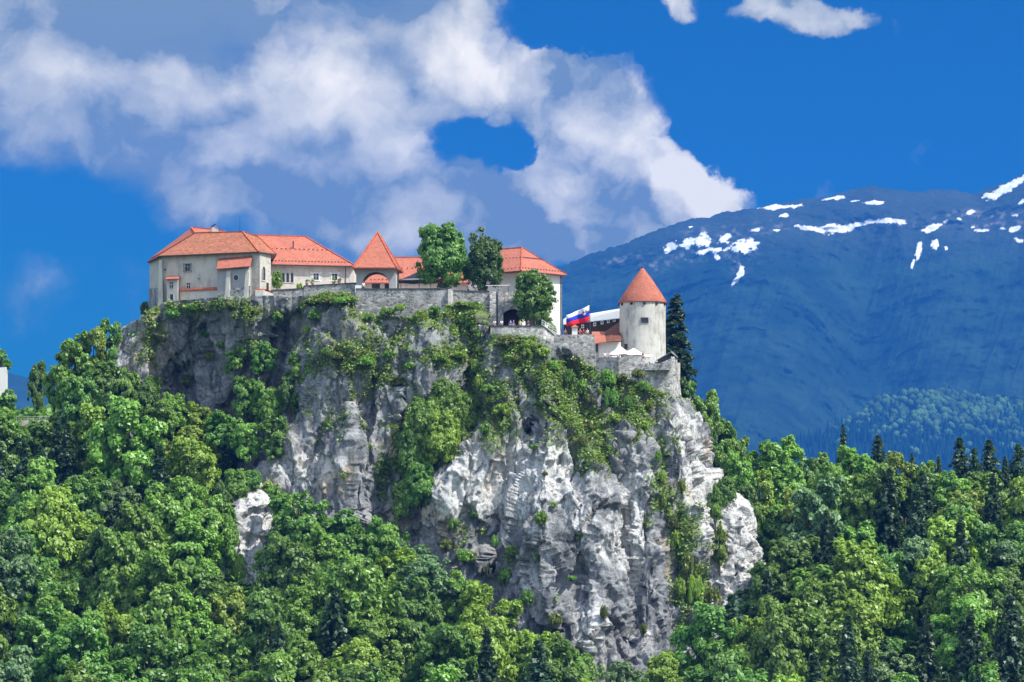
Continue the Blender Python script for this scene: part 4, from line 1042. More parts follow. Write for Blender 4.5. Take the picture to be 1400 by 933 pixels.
m_ = MB(); m_.slab([W(897, 492.5, 485), W(917, 481, 485), W(920, 481, 492), W(898, 492.5, 492)], .14); m_.slab([W(917, 480.9, 484.8), W(926.5, 488.5, 485.5), W(927, 488.5, 492), W(920, 480.9, 492)], .14); m_.build('roof', M['shingle'], ba)
m_ = MB(); m_.prism([pt(899, 487), pt(916, 487), pt(916, 487.5), pt(899, 487.5)], WZ(499, 486), [WZ(492.5, 487), WZ(483, 487), WZ(483, 487), WZ(492.5, 487)]); m_.build('gable', M['grey'], ba)
m_ = MB(); m_.prism([pt(888.5, 486), pt(895.5, 486), pt(896.5, 487.2), pt(889, 487.2)], WZ(499, 486), WZ(486.5, 486)); m_.build('pillar', M['white'], ba)
# low timber screen of the restaurant terrace
bl = empty('balustrade', (21.5, 486, 88.5), 'dark balustrade with pale bars in front of the sail tent', 'balustrade')
m_ = MB(); m_.bar(W(858, 490.8, 486.2), W(883, 491.2, 486.2), .08); m_.build('rail', M['timber'], bl)
for i in range(9): p_ = Vector(W(858, 490.8, 486.2)).lerp(Vector(W(883, 491.2, 486.2)), i / 8); m_ = MB(); m_.bar(p_, p_ - Vector((0, 0, .9)), .06); m_.build('baluster', M['steel'], bl)

# ---- sail tent
def sail(name, label, pts, peaks, Yf, depth, material, posts):
    """tensioned canvas: front outline rows, lifted to peaks"""
    n, k_ = 40, 14
    th = empty(name, (WX(sum(p[0] for p in pts) / len(pts), Yf), Yf + depth / 2, WZ(492, Yf)), label, 'canopy')
    x0_, x1_ = pts[0][0], pts[-1][0]; V, Fc = [], []
    for j in range(k_ + 1):
        for i in range(n + 1):
            a, b = i / n, j / k_
            px_ = x0_ + (x1_ - x0_) * a
            py_ = np.interp(px_, [p[0] for p in pts], [p[1] for p in pts])
            lift = max(h_ * max(0, 1 - abs(px_ - c_) / w_) ** 1.7 * math.sin(math.pi * min(1, max(0, b))) ** .8 for c_, h_, w_ in peaks)
            Y_ = Yf + depth * b
            V.append((WX(px_, Yf + depth * .5), Y_, WZ(py_, Yf) + lift + .35 * math.sin(math.pi * b) - .18 * math.sin(math.pi * a * 3) ** 2 * (1 - b)))
    Fc = [(j * (n + 1) + i, j * (n + 1) + i + 1, (j + 1) * (n + 1) + i + 1, (j + 1) * (n + 1) + i) for j in range(k_) for i in range(n)]
    o_ = raw('canvas', V, Fc, M[material], th, smooth=True)
    s_ = o_.modifiers.new('thick', 'SOLIDIFY'); s_.thickness = .05
    for px_, Y_, top_, bot_ in posts:
        m = MB(); m.tube([W(px_, bot_, Y_), W(px_, top_, Y_)], .06, 8); m.build('post', M['steel'], th)
    return th
sail('sail_tent', 'white pointed sail tent on the restaurant terrace below round tower', [(834, 484.8), (850, 484), (868, 484.6), (892, 487.5)], [(847, 1.35, 16), (866, .95, 18), (838, .2, 8)], 486.8, 4.2,
     'canvas', [(847, 489, 477, 493), (866, 489, 480, 493), (836, 487, 484.5, 493), (891, 487, 487.3, 495)])
# ---- big cafe canopy under the trees, and a second flat one
cf = empty('cafe_canopy', (-16, 496, 100.4), 'large grey canopy with white rim beside the arched pavilion', 'canopy')
cx_, cyy = pt(574, 501.5); zr = WZ(381.5, 498); rx_, ry_ = 31 * .1278, 3.6
V, Fc, n = [], [], 40
prof = [(1.0, -.22), (1.0, 0), (.75, .35), (.45, .85), (.15, 1.45), (.01, 1.6)]
for r_, h_ in prof:
    for i in range(n):
        a_ = 2 * math.pi * i / n; V.append((cx_ + rx_ * r_ * math.cos(a_), cyy + ry_ * r_ * math.sin(a_), zr + h_ - (.12 * math.sin(4 * a_) ** 2 if r_ == 1 else 0)))
for j in range(len(prof) - 1):
    for i in range(n): Fc.append((j * n + i, j * n + (i + 1) % n, (j + 1) * n + (i + 1) % n, (j + 1) * n + i))
o_ = raw('canvas', V, Fc, M['greycanvas'], cf, smooth=True)
rimb = MB(); rimb.lathe((0, 0), [(1.015, -.14), (1.02, .05), (1.0, .06)], 40); rimb.v = [(cx_ + x * rx_, cyy + y * ry_, zr + z) for x, y, z in rimb.v]; rimb.build('rim', M['canvas'], o_, smooth=True)
for px_, Y_ in ((573, 495), (589, 495), (601, 496.5), (548, 496.5), (573, 500)):
    m_ = MB(); m_.tube([W(px_, 399, Y_), W(px_, 381, Y_)], .06, 8); m_.build('post', M['iron'], cf)
aw = empty('flat_awning', (-2.6, 497.5, 100), 'flat dark awning with pale edge left of the gate wall chimney', 'awning')
m_ = MB(); m_.slab([W(664, 390.5, 496), W(697, 390, 496), W(697, 388.4, 500.5), W(664, 388.9, 500.5)], .07); m_.build('canvas', M['greycanvas'], aw)
m_ = MB(); m_.bar(W(664, 390.7, 495.96), W(697, 390.2, 495.96), .1); m_.build('edge', M['canvas'], aw)
for px_ in (666, 681, 695): m_ = MB(); m_.tube([W(px_, 400, 497), W(px_, 391, 497)], .05, 6); m_.build('post', M['iron'], aw)

# ---- flag and pole
fp_ = empty('flagpole', W(806.5, 459, 487), 'dark flagpole standing on the terrace wall', 'flagpole')
m_ = MB(); m_.tube([W(806.5, 462, 487), W(806.5, 408, 487)], [.09, .05], 8); m_.build('pole', M['iron'], fp_)
m_ = MB(); b_3 = W(806.5, 407.6, 487); m_.lathe((b_3[0], b_3[1]), [(0, b_3[2] - .1), (.1, b_3[2]), (0, b_3[2] + .12)], 8); m_.build('finial', M['iron'], fp_)
fl = empty('flag', W(805.8, 430, 487), 'white blue and red striped flag with shield blowing left from its pole', 'flag')
def flag_pt(a, b):
    """a 0 at the hoist to 1 at the fly, b 0 top to 1 bottom"""
    px_ = 805.6 - 30.5 * a + 1.0 * math.sin(a * 5) * a
    top_ = 417.6 + 13.6 * a ** .92 + .7 * math.sin(a * 9 + .5) * a
    bot_ = 440.0 + 6.2 * a + .8 * math.sin(a * 8) * a
    Y_ = 487 - .35 * math.sin(a * 8.5 + b * 1.4) * min(1, a * 3)
    return W(px_, top_ + (bot_ - top_) * b, Y_)
def flag_sheet(name, material, a0_, a1_, b0_, b1_, parent, off=0.0, na=28, nb=4):
    V = [Vector(flag_pt(a0_ + (a1_ - a0_) * i / na, b0_ + (b1_ - b0_) * j / nb)) - Vector((0, off, 0)) for j in range(nb + 1) for i in range(na + 1)]
    Fc = [(j * (na + 1) + i, j * (na + 1) + i + 1, (j + 1) * (na + 1) + i + 1, (j + 1) * (na + 1) + i) for j in range(nb) for i in range(na)]
    o_ = raw(name, V, Fc, M[material], parent, smooth=True); s_ = o_.modifiers.new('thick', 'SOLIDIFY'); s_.thickness = .012; s_.offset = 0
    return o_
for nm_, mt_, k_ in (('white_stripe', 'flagwhite', 0), ('blue_stripe', 'blue', 1), ('red_stripe', 'red', 2)): flag_sheet(nm_, mt_, 0, 1, k_ / 3, (k_ + 1) / 3, fl)
def flag_patch(name, material, outline, off, parent):
    V = [Vector(flag_pt(a, b)) - Vector((0, off, 0)) for a, b in outline]
    V2 = V + [v + Vector((0, .012, 0)) for v in V]; k_ = len(V)
    return raw(name, V2, [tuple(range(k_)), tuple(reversed(range(k_, 2 * k_)))] + [(i, (i + 1) % k_, k_ + (i + 1) % k_, k_ + i) for i in range(k_)], M[material], parent)
def shield(s): return [(.22 + dx_ * s, .345 + dy_ * s * 1.25) for dx_, dy_ in ((-.085, -.13), (.085, -.13), (.085, .03), (.06, .09), (0, .14), (-.06, .09), (-.085, .03))]
em = flag_patch('shield', 'red', shield(1.16), .03, fl)
flag_patch('shield_field', 'blue', shield(.92), .045, em)
flag_patch('shield_peak', 'flagwhite', [(.22 + a, .345 + b) for a, b in ((-.07, .06), (-.04, .0), (-.025, .02), (0, -.05), (.025, .02), (.04, .0), (.07, .06), (.04, .11), (0, .15), (-.04, .11))], .06, em)
for a, b in ((-.03, -.10), (.03, -.10), (0, -.065)): flag_patch('shield_star', 'yellow', [(.22 + a + .012 * math.cos(t_), .345 + b + .022 * math.sin(t_)) for t_ in np.linspace(0, 6.28, 7)[:-1]], .06, em)
# kiosk chimney
kc = empty('chimney_kiosk', W(786, 459, 487.5), 'small white chimney with red tile cap below the flag', 'chimney')
m_ = MB(); m_.prism([pt(782, 486), pt(789.5, 486), pt(789.5, 486.6), pt(782, 486.6)], WZ(462, 487), WZ(447.5, 487)); m_.build('stack', M['white'], kc)
m_ = MB(); a_, b_2, c_, d_ = [pt(*k_) for k_ in ((780.4, 485.75), (791.2, 485.75), (791.2, 486.8), (780.4, 486.8))]; ap_ = W(786, 443.6, 486.3); z_ = WZ(447.6, 486)
for x_, y_ in ((a_, b_2), (b_2, c_), (c_, d_), (d_, a_)): m_.poly((*x_, z_), (*y_, z_), ap_)
m_.poly((*d_, z_), (*c_, z_), (*b_2, z_), (*a_, z_)); m_.build('cap', M['tile'], kc)

# ---- wall fragment at the left edge, road rail and lamp on the saddle
fr = empty('ruined_tower', W(2, 545, 500), 'pale stone tower stump with a tree on top at the left edge', 'tower')
m_ = MB(); m_.prism([pt(-22, 498), pt(8.5, 498), pt(10.5, 503), pt(-20, 505)], 70, [WZ(505, 498), WZ(502, 498), WZ(503, 503), WZ(505, 505)]); m_.build('wall', M['white'], fr)
zr_ = float(ground_z(WX(50, 508), 508)[0])
tag(MB().prism([pt(22, 507.2), pt(78, 507.2), pt(78, 513), pt(22, 513)], zr_ - 3, zr_ + .3).build('road', M['asphalt'], None), kind='structure')
tag(MB().prism([pt(22, 506.9), pt(78, 506.9), pt(78, 507.19), pt(22, 507.19)], zr_ - 1.5, zr_ + .55).build('kerb', M['dressed'], None), kind='structure')
rl_ = empty('road_railing', (WX(50, 507), 507.05, zr_ + .3), 'pale railing along the saddle road left of the castle rock', 'railing')
a_, b_2 = Vector((WX(22, 507), 507.05, zr_ + 1.2)), Vector((WX(78, 507), 507.05, zr_ + 1.2))
m_ = MB(); m_.bar(a_, b_2, .05); m_.bar(a_ - Vector((0, 0, .4)), b_2 - Vector((0, 0, .4)), .05); m_.build('rail', M['steel'], rl_)
for i in range(8): p_ = a_.lerp(b_2, i / 7); m_ = MB(); m_.bar(p_, p_ - Vector((0, 0, .95)), .05); m_.build('post', M['steel'], rl_)
yl = 489; gl_ = float(ground_z(WX(168, yl), yl)[0])
lp = empty('street_lamp', (WX(168.5, yl), yl, gl_), 'slender street lamp with white globe left of the cliff', 'lamp')
m_ = MB(); x_ = WX(168.5, yl); m_.tube([(x_, yl, gl_ - .5), (x_, yl, WZ(542, yl))], [.09, .05], 8); m_.build('pole', M['iron'], lp)
m_ = MB(); z_ = WZ(538.5, yl); m_.lathe((x_, yl), [(0, z_ - .42)] + [(.4 * math.sin(t_), z_ - .4 * math.cos(t_)) for t_ in np.linspace(.2, 2.94, 9)] + [(0, z_ + .42)], 14); m_.build('globe', M['flagwhite'], lp, smooth=True)
# ================================================================ vegetation
def leaf_quads(pos, nrm, size, r_):
    """bent diamond leaves clumps: one island each"""
    n = len(pos)
    nrm = nrm / (np.linalg.norm(nrm, axis=1, keepdims=True) + 1e-9)
    a = r_.normal(size=(n, 3)); t = np.cross(nrm, a); t /= np.linalg.norm(t, axis=1, keepdims=True) + 1e-9
    b = np.cross(nrm, t)
    s = (size * r_.uniform(.55, 1.35, n))[:, None]; w = s * r_.uniform(.5, .85, n)[:, None]
    dr = nrm * s * r_.uniform(-.25, .1, n)[:, None]
    V = np.stack([pos - t * s + dr, pos - b * w, pos + t * s + dr, pos + b * w], 1).reshape(-1, 3)
    return V, np.arange(4 * n).reshape(-1, 4)
def clump_leaves(cs, rs, per, size, r_, up=.35, rnd=.62, squash=.8, centre=None):
    k = len(cs); n = k * per
    d = r_.normal(size=(n, 3)); d[:, 2] += .25; d /= np.linalg.norm(d, axis=1, keepdims=True)
    rad = np.repeat(rs, per) * r_.uniform(.30, 1.25, n)
    pos = np.repeat(cs, per, 0) + d * rad[:, None] * np.array([1, 1, squash])
    nr = d * .7 + np.array([0, 0, up]) + r_.normal(size=(n, 3)) * rnd
    if centre is not None:
        o_ = pos - centre; nr += o_ / (np.linalg.norm(o_, axis=1, keepdims=True) + 1e-6) * .75
    return leaf_quads(pos, nr, size, r_)
def tube_np(mb, a, b, r0, r1, wob, r_):
    pts = [Vector(a).lerp(Vector(b), t) + Vector((r_.normal() * wob, r_.normal() * wob, 0)) * math.sin(t * math.pi) for t in (0, .33, .66, 1)]
    mb.tube(pts, [r0, r0 * .8 + r1 * .2, r0 * .4 + r1 * .6, r1], 6)
PROTO = {}
def mesh_only(name, V, Fc, material):
    o = raw(name, V, Fc, material); me = o.data; bpy.data.objects.remove(o); return me
def broadleaf(key, H, Rx, lobes, base, seed, size=.40, nclump=95, per=95, squash=.85):
    nclump, per, size = int(nclump * 2.0), int(per * 1.1), size * .62
    r_ = np.random.default_rng(seed); cz = H * (base + 1) / 2; rz = H * (1 - base) / 2
    L = []
    for i in range(lobes):
        a = i * 2.4 + r_.uniform(-.4, .4); f = (i + .5) / lobes
        hh = -0.75 + 1.5 * f
        rad = math.sqrt(max(.05, 1 - hh * hh)) * r_.uniform(.35, .68)
        L.append((math.cos(a) * Rx * rad, math.sin(a) * Rx * rad, cz + hh * rz * .78, r_.uniform(.40, .58) * Rx * (1 - .42 * max(0, hh))))
    cs, rs = [], []
    while len(cs) < nclump:
        l = L[r_.integers(len(L))]; d = r_.normal(size=3); d[2] += .3; d /= np.linalg.norm(d)
        c = np.array(l[:3]) + d * l[3] * r_.uniform(.5, 1.05) * np.array([1, 1, squash])
        if c[2] > H - .3: continue
        cs.append(c); rs.append(l[3] * r_.uniform(.15, .36))
    V, Fc = clump_leaves(np.array(cs), np.array(rs), per, size, r_, centre=np.array((0, 0, cz - rz * .25)))
    zmax = V[:, 2].max()
    tr = MB(); tr.tube([(0, 0, -1.5), (.05, .02, H * .2), (-.1, .05, H * .45), (0, 0, H * .8)], [H * .026, H * .02, H * .014, H * .004], 8)
    for l in L: tube_np(tr, (0, 0, H * r_.uniform(.2, .5)), (l[0] * .9, l[1] * .9, l[2]), H * .010, H * .003, .3, r_)
    PROTO[key] = dict(crown=mesh_only('crown', V, Fc, LEAF['mid green']), trunk=mesh_only('trunk', tr.v, tr.f, M['bark']), H=zmax, R=Rx, base=base, kind='broadleaf')
def conifer(key, H, Rb, seed, size=.34, base=.08, ragged=.21):
    r_ = np.random.default_rng(seed); P_, N_ = [], []; tr = MB(); tr.tube([(0, 0, -1.5), (0, 0, H * .5), (0, 0, H * .99)], [H * .016, H * .01, .02], 8)
    z = H * base
    while z < H * .985:
        f = (z - H * base) / (H * (1 - base)); R0 = Rb * (1 - f) ** (.85 if ragged < .29 else .62) + .12
        nb = int(6 + 5 * (1 - f))
        for i in range(nb):
            a = r_.uniform(0, 6.283); R1 = R0 * r_.uniform(.91 - ragged, 1.12); n = max(6, int(30 * R1 / Rb + 6))
            t = r_.uniform(.12, 1, n) ** .8
            wdt = R1 * .22 * (1.1 - t)
            lat = r_.normal(size=n) * wdt
            x = math.cos(a) * t * R1 - math.sin(a) * lat; y = math.sin(a) * t * R1 + math.cos(a) * lat
            zz = z + R1 * (.10 * t - .42 * t * t) + r_.normal(size=n) * .10 - np.abs(lat) * .25
            P_.append(np.stack([x, y, zz], 1)); N_.append(np.stack([x * .25 / (R1 + .1), y * .25 / (R1 + .1), np.ones(n) * .8], 1) + r_.normal(size=(n, 3)) * .45)
        z += H * .026 * r_.uniform(.8, 1.2)
    V, Fc = leaf_quads(np.concatenate(P_), np.concatenate(N_), size, r_)
    PROTO[key] = dict(crown=mesh_only('crown', V, Fc, LEAF['needle']), trunk=mesh_only('trunk', tr.v, tr.f, M['bark']), H=H, R=Rb, base=base, kind='conifer')
def shrub(key, H, Rx, seed, size=.26, k=34, per=55):
    r_ = np.random.default_rng(seed); cs, rs = [], []
    for i in range(k):
        d = r_.normal(size=3); d[2] = abs(d[2]) * .9; d /= np.linalg.norm(d); f = r_.uniform(.3, .9)
        lob = 1 + .3 * math.sin(3 * math.atan2(d[1], d[0]) + seed)
        cs.append((d[0] * Rx * f * lob, d[1] * Rx * f, H * .25 + d[2] * H * .62 * f)); rs.append(Rx * r_.uniform(.18, .36))
    V, Fc = clump_leaves(np.array(cs), np.array(rs), per, size, r_, squash=.9)
    tr = MB()
    for i in range(5): tube_np(tr, (0, 0, -.6), (r_.normal() * Rx * .4, r_.normal() * Rx * .3, H * .6), .07, .02, .1, r_)
    PROTO[key] = dict(crown=mesh_only('foliage', V, Fc, LEAF['mid green']), trunk=mesh_only('stem', tr.v, tr.f, M['bark']), H=V[:, 2].max(), R=Rx, base=0, kind='shrub')
broadleaf('b0', 14, 4.6, 7, .16, 1); broadleaf('b1', 15, 4.2, 8, .14, 2, nclump=105); broadleaf('b2', 13, 5.0, 9, .18, 3, nclump=110)
broadleaf('b3', 16, 3.6, 8, .12, 4, nclump=100); broadleaf('b4', 14, 4.4, 5, .2, 5, nclump=80); broadleaf('b5', 15, 4.8, 11, .15, 6, nclump=125, per=85)
broadleaf('b6', 13.5, 4.0, 6, .14, 8, nclump=85, per=100, size=.46); broadleaf('b7', 16, 4.2, 10, .1, 9, nclump=115, size=.36, per=105)
broadleaf('dense', 10.5, 4.7, 16, .05, 21, nclump=240, per=90, size=.34); broadleaf('airy', 10, 3.0, 7, .15, 22, nclump=46, per=55, size=.27)
broadleaf('small', 8, 3.6, 9, .28, 23, nclump=95, per=85, size=.30)
conifer('pine', 17, 4.6, 34, base=.15, size=.40, ragged=.6)
conifer('c0', 18, 4.3, 31); conifer('c1', 16, 3.7, 32, ragged=.35); conifer('c2', 20, 3.6, 33, base=.03, ragged=.3)
shrub('s0', 2.6, 2.0, 41); shrub('s1', 2.2, 2.4, 42); shrub('s2', 3.2, 1.8, 43, k=40); shrub('s3', 2.0, 2.0, 44, k=28)

PLANTS = []     # (kind, tone, px, py, root) so that every label can be told from its neighbours
def plant(name, proto, loc, sxy, szz, tone, label=None, cat='tree', group=None, rot=None, track=True):
    P_ = PROTO[proto]
    root = empty(name, loc, label, cat, group)
    root.rotation_euler = (0, 0, rng.uniform(0, 6.28) if rot is None else rot); root.scale = (sxy, sxy, szz)
    for part in ('trunk', 'crown'):
        o = bpy.data.objects.new(P_[part].name.split('.')[0], P_[part]); C.objects.link(o); o.parent = root
        if part == 'crown':
            o.material_slots[0].link = 'OBJECT'; o.material_slots[0].material = LEAF[tone]
    zc = loc[2] + P_['H'] * szz * .6
    if track: PLANTS.append((P_['kind'], tone, PX(loc[0], loc[1]), PY(zc, loc[1]), root, loc[1]))
    return root
def plant_px(name, proto, px_, top, bot, wid, Y_, tone, **kw):
    """stands at depth Y_, showing from row top to row bot and wid wide in the photo"""
    P_ = PROTO[proto]; hgt = (bot - top) * Y_ / F
    return plant(name, proto, W(px_, bot, Y_), wid * Y_ / F / 2 / P_['R'], hgt / P_['H'], tone, **kw)

# trees of the castle terraces
plant_px('terrace_tree', 'dense', 604, 304, 400, 74, 497.5, 'deep green', label='large round dense green tree on the castle terrace right of the canopy', track=False)
plant_px('terrace_tree', 'airy', 656, 310, 397, 40, 503, 'grey-green', label='thin pale grey-green tree rising behind the second terrace tree', track=False)
plant_px('terrace_tree', 'dense', 664, 325, 402, 54, 499, 'dark', label='dark green dense tree beside the big round tree on the terrace', track=False)
plant_px('terrace_tree', 'dense', 730, 368, 449, 62, 490, 'deep green', label='lone small green tree in front of the museum house', track=False)
plant_px('terrace_tree', 's1' if False else 'small', 641, 352, 400, 34, 503, 'deep green', label='low dark green tree filling the gap between the two big terrace trees', track=False)
plant_px('spruce_tree', 'c2', 924, 398, 570, 74, 507, 'needle', label='tall dark spruce standing right behind the round tower', cat='tree', track=False)
plant_px('stump_tree', 'b4', 1, 470, 520, 34, 500, 'deep green', label='dark tree growing on top of the stone tower stump', track=False)
plant_px('ivy', 's2', 379, 368, 397, 15, 505.4, 'mid green', label='green climbing ivy on the palace wing beside the apse', cat='ivy', track=False)
plant_px('shrub', 's0', 410, 385, 399, 9, 500, 'yellow-green', label='small bright bush beside the triple lancet windows', cat='shrub', track=False)
plant_px('shrub', 's1', 754, 440, 460, 16, 489.5, 'yellow-green', label='clipped bright hedge bush at the foot of the stair railing', cat='shrub', track=False)
plant_px('shrub', 's2', 198, 411, 434, 12, 506, 'dark', label='dark small bush at the left foot of the chapel', cat='shrub', track=False)

# hand-placed trees of the skyline and the rock: proto, px, top, bottom, width, distance, tone
HAND = [('b1', 102, 450, 600, 66, 494, 'mid green'), ('b4', 128, 446, 580, 54, 495, 'yellow-green'), ('b3', 150, 434, 580, 40, 497, 'deep green'), ('b5', 142, 490, 600, 60, 490, 'deep green'), ('b0', 176, 500, 610, 46, 490, 'mid green'), ('b2', 110, 505, 610, 60, 489, 'deep green'), ('b6', 6, 532, 620, 46, 485, 'mid green'), ('b0', 50, 492, 590, 34, 512, 'deep green'), ('b6', 74, 500, 585, 36, 500, 'mid green'), ('b2', 200, 512, 610, 44, 490, 'deep green'),
        ('b5', 90, 560, 640, 60, 497, 'mid green'), ('b5', 238, 535, 620, 48, 488, 'mid green'), ('b6', 270, 548, 630, 46, 488, 'yellow-green'),
        ('b0', 336, 512, 600, 46, 488, 'deep green'), ('b2', 366, 520, 610, 50, 487, 'mid green'), ('b6', 343, 444, 520, 32, 491, 'mid green'), ('b4', 322, 470, 530, 34, 491, 'mid green'), ('b0', 362, 466, 530, 38, 490, 'deep green'),
        ('b4', 412, 478, 560, 42, 486, 'mid green'), ('b1', 430, 474, 545, 32, 485, 'mid green'), ('b2', 396, 505, 580, 36, 486, 'deep green'),
        ('dense', 612, 516, 606, 58, 478, 'mid green'), ('dense', 580, 540, 640, 62, 476, 'mid green'), ('dense', 604, 560, 645, 56, 474, 'yellow-green'), ('dense', 562, 585, 665, 40, 475, 'deep green'), ('dense', 636, 535, 612, 36, 480, 'mid green'), ('dense', 574, 630, 700, 46, 473, 'deep green'), ('dense', 552, 655, 715, 36, 474, 'mid green'),
        ('b4', 222, 545, 630, 54, 486, 'mid green'), ('b5', 300, 560, 640, 52, 485, 'deep green'), ('b1', 336, 570, 655, 46, 482, 'mid green'), ('b3', 376, 565, 655, 42, 481, 'deep green'), ('b3', 300, 655, 800, 34, 470, 'deep green'), ('b1', 388, 660, 820, 50, 470, 'mid green'), ('airy', 1118, 835, 930, 60, 452, 'grey-green'),
        ('b2', 962, 532, 650, 54, 500, 'mid green'), ('b0', 985, 570, 670, 54, 503, 'deep green'), ('c1', 990, 572, 640, 26, 512, 'needle'), ('b5', 1008, 596, 700, 50, 500, 'mid green'), ('b1', 940, 512, 600, 34, 506, 'deep green'),
        ('b2', 1062, 594, 720, 84, 512, 'mid green'), ('b0', 1100, 625, 720, 50, 505, 'deep green'), ('b4', 1042, 600, 700, 50, 514, 'deep green'), ('c0', 1153, 577, 700, 40, 520, 'needle'), ('b1', 1165, 608, 720, 60, 512, 'mid green'), ('pine', 1200, 594, 710, 54, 522, 'needle'), ('b6', 1126, 618, 700, 44, 514, 'mid green'),
        ('b0', 1225, 616, 720, 56, 514, 'yellow-green'), ('c1', 1247, 618, 720, 28, 519, 'needle'), ('b3', 1268, 628, 740, 42, 512, 'mid green'), ('pine', 1312, 597, 730, 60, 518, 'needle'), ('pine', 1352, 600, 730, 62, 517, 'needle'), ('pine', 1392, 606, 740, 60, 515, 'needle'), ('pine', 1332, 612, 735, 52, 512, 'needle'), ('c1', 1283, 622, 720, 26, 522, 'needle'),
        ('c0', 1374, 620, 740, 40, 510, 'needle'),
        ('b2', 1012, 615, 740, 62, 497, 'mid green'), ('b0', 988, 600, 740, 46, 499, 'mid green'), ('b4', 1038, 640, 750, 54, 494, 'yellow-green'), ('b5', 1078, 632, 740, 60, 500, 'mid green'), ('b5', 1020, 660, 780, 40, 492, 'deep green'), ('b3', 978, 660, 740, 20, 475, 'mid green'), ('b3', 984, 715, 800, 22, 474, 'yellow-green'), ('dense', 992, 650, 700, 30, 480, 'deep green'), ('dense', 324, 640, 694, 40, 474, 'mid green'), ('dense', 346, 642, 672, 26, 475, 'deep green'), ('b7', 310, 690, 820, 34, 469, 'mid green'), ('dense', 326, 756, 800, 22, 469, 'yellow-green'), ('b2', 796, 884, 985, 58, 446, 'mid green'), ('b0', 850, 902, 985, 56, 444, 'grey-green'), ('b5', 905, 888, 985, 60, 446, 'yellow-green'), ('b4', 752, 862, 970, 44, 449, 'mid green')]
vis = np.zeros((240, 360), bool)                 # which parts of the view nearer crowns already fill (4 photo pixels a cell)
VY, VX = np.mgrid[0:240, 0:360]
def seen_share(px_, cyy_, rx_, ry_, fill):
    m_ = ((VX * 4 - 10 - px_) / rx_) ** 2 + ((VY * 4 - cyy_) / ry_) ** 2 < 1
    inside = m_ & (VX * 4 - 10 > -8) & (VX * 4 - 10 < 1408) & (VY * 4 < 940)
    if inside.sum() == 0: return 0.0
    f = (inside & ~vis).sum() / max(1, m_.sum())
    if fill: vis[m_ & ((((VX * 4 - 10 - px_) / rx_) ** 2 + ((VY * 4 - cyy_) / ry_) ** 2) < .8)] = True
    return f
TOP = np.array([(-60, 540), (0, 540), (25, 572), (78, 572), (84, 520), (165, 510), (215, 535), (300, 575), (345, 600), (385, 600), (398, 655), (430, 668), (465, 695), (500, 690), (560, 705), (590, 742), (612, 775), (640, 770), (690, 790), (740, 830), (790, 890), (830, 918), (880, 925),
                (905, 895), (930, 850), (960, 812), (1028, 780), (1036, 665), (1050, 622), (1110, 632), (1150, 625), (1200, 625), (1250, 640), (1300, 640), (1420, 640), (1500, 630)], float)
cand = []
yrow, i_ = 418.0, 0
while yrow < 545:
    x_ = -108 + (i_ % 2) * 4.2
    while x_ < 108:
        cand.append((x_ + rng.uniform(-2.2, 2.2), yrow + rng.uniform(-2, 2))); x_ += 7.4
    yrow += 5.6; i_ += 1
cand.sort(key=lambda c: c[1])
keep = []
CROCK = [(318, 655, 362, 806, 476), (985, 672, 1026, 780, 484), (384, 615, 466, 662, 480)]
tones = ['mid green'] * 10 + ['deep green'] * 7 + ['yellow-green'] * 6 + ['blue-green'] * 2 + ['grey-green']
for (x_, y_) in cand:
    pxc = PX(x_, y_)
    if pxc < -50 or pxc > 1450: continue
    gz = float(ground_z(x_, y_)[0])
    if gz < 3: continue
    pr = ['b0', 'b1', 'b2', 'b3', 'b4', 'b5', 'b6', 'b7', 'b0', 'b2', 'b5', 'c0', 'c1'][rng.integers(13)]
    tone = tones[rng.integers(len(tones))] if pr[0] == 'b' else 'needle'
    P_ = PROTO[pr]; s_xy = rng.uniform(.85, 1.4); s_z = s_xy * rng.uniform(.85, 1.4)
    H_ = P_['H'] * s_z
    lim = max(np.interp(pxc + o_, TOP[:, 0], TOP[:, 1]) for o_ in (-20, 0, 20))
    R0_ = P_['R'] * s_xy * F / y_
    for (ax, ay, bx, by, yy_) in CROCK:
        if y_ < yy_ + 2 and pxc + R0_ * .6 > ax and pxc - R0_ * .6 < bx: lim = max(lim, by - 8)
    top = PY(gz + H_, y_)
    if top < lim:
        need = (lim - top) * y_ / F; nh = H_ - need
        if nh < 5.5: continue
        s_z *= nh / H_; s_xy *= max(.62, nh / H_) ** .8; H_ = nh; top = lim
    R_ = P_['R'] * s_xy * F / y_; bot = PY(gz + H_ * P_['base'], y_)
    bad = False
    if 150 < pxc < 985 and cliff_front(x_, gz + 3) < y_ + .5: bad = True
    if bad: continue
    cyv, ryv = (top + bot) / 2, (bot - top) / 2
    if seen_share(pxc, cyv, R_, ryv, False) < .10: continue
    seen_share(pxc, cyv, R_, ryv, True)
    keep.append((pr, x_, y_, gz, s_xy, s_z, tone))
for (pr, x_, y_, gz, s_xy, s_z, tone) in keep:
    plant('conifer_tree' if pr[0] == 'c' else 'broadleaf_tree', pr, (x_, y_, gz - .3), s_xy, s_z, tone)
for (pr, a, t_, b, w_, Y_, tone) in HAND:
    plant_px('conifer_tree' if pr[0] in 'cp' else 'broadleaf_tree', pr, a, t_, b, w_, Y_, tone)

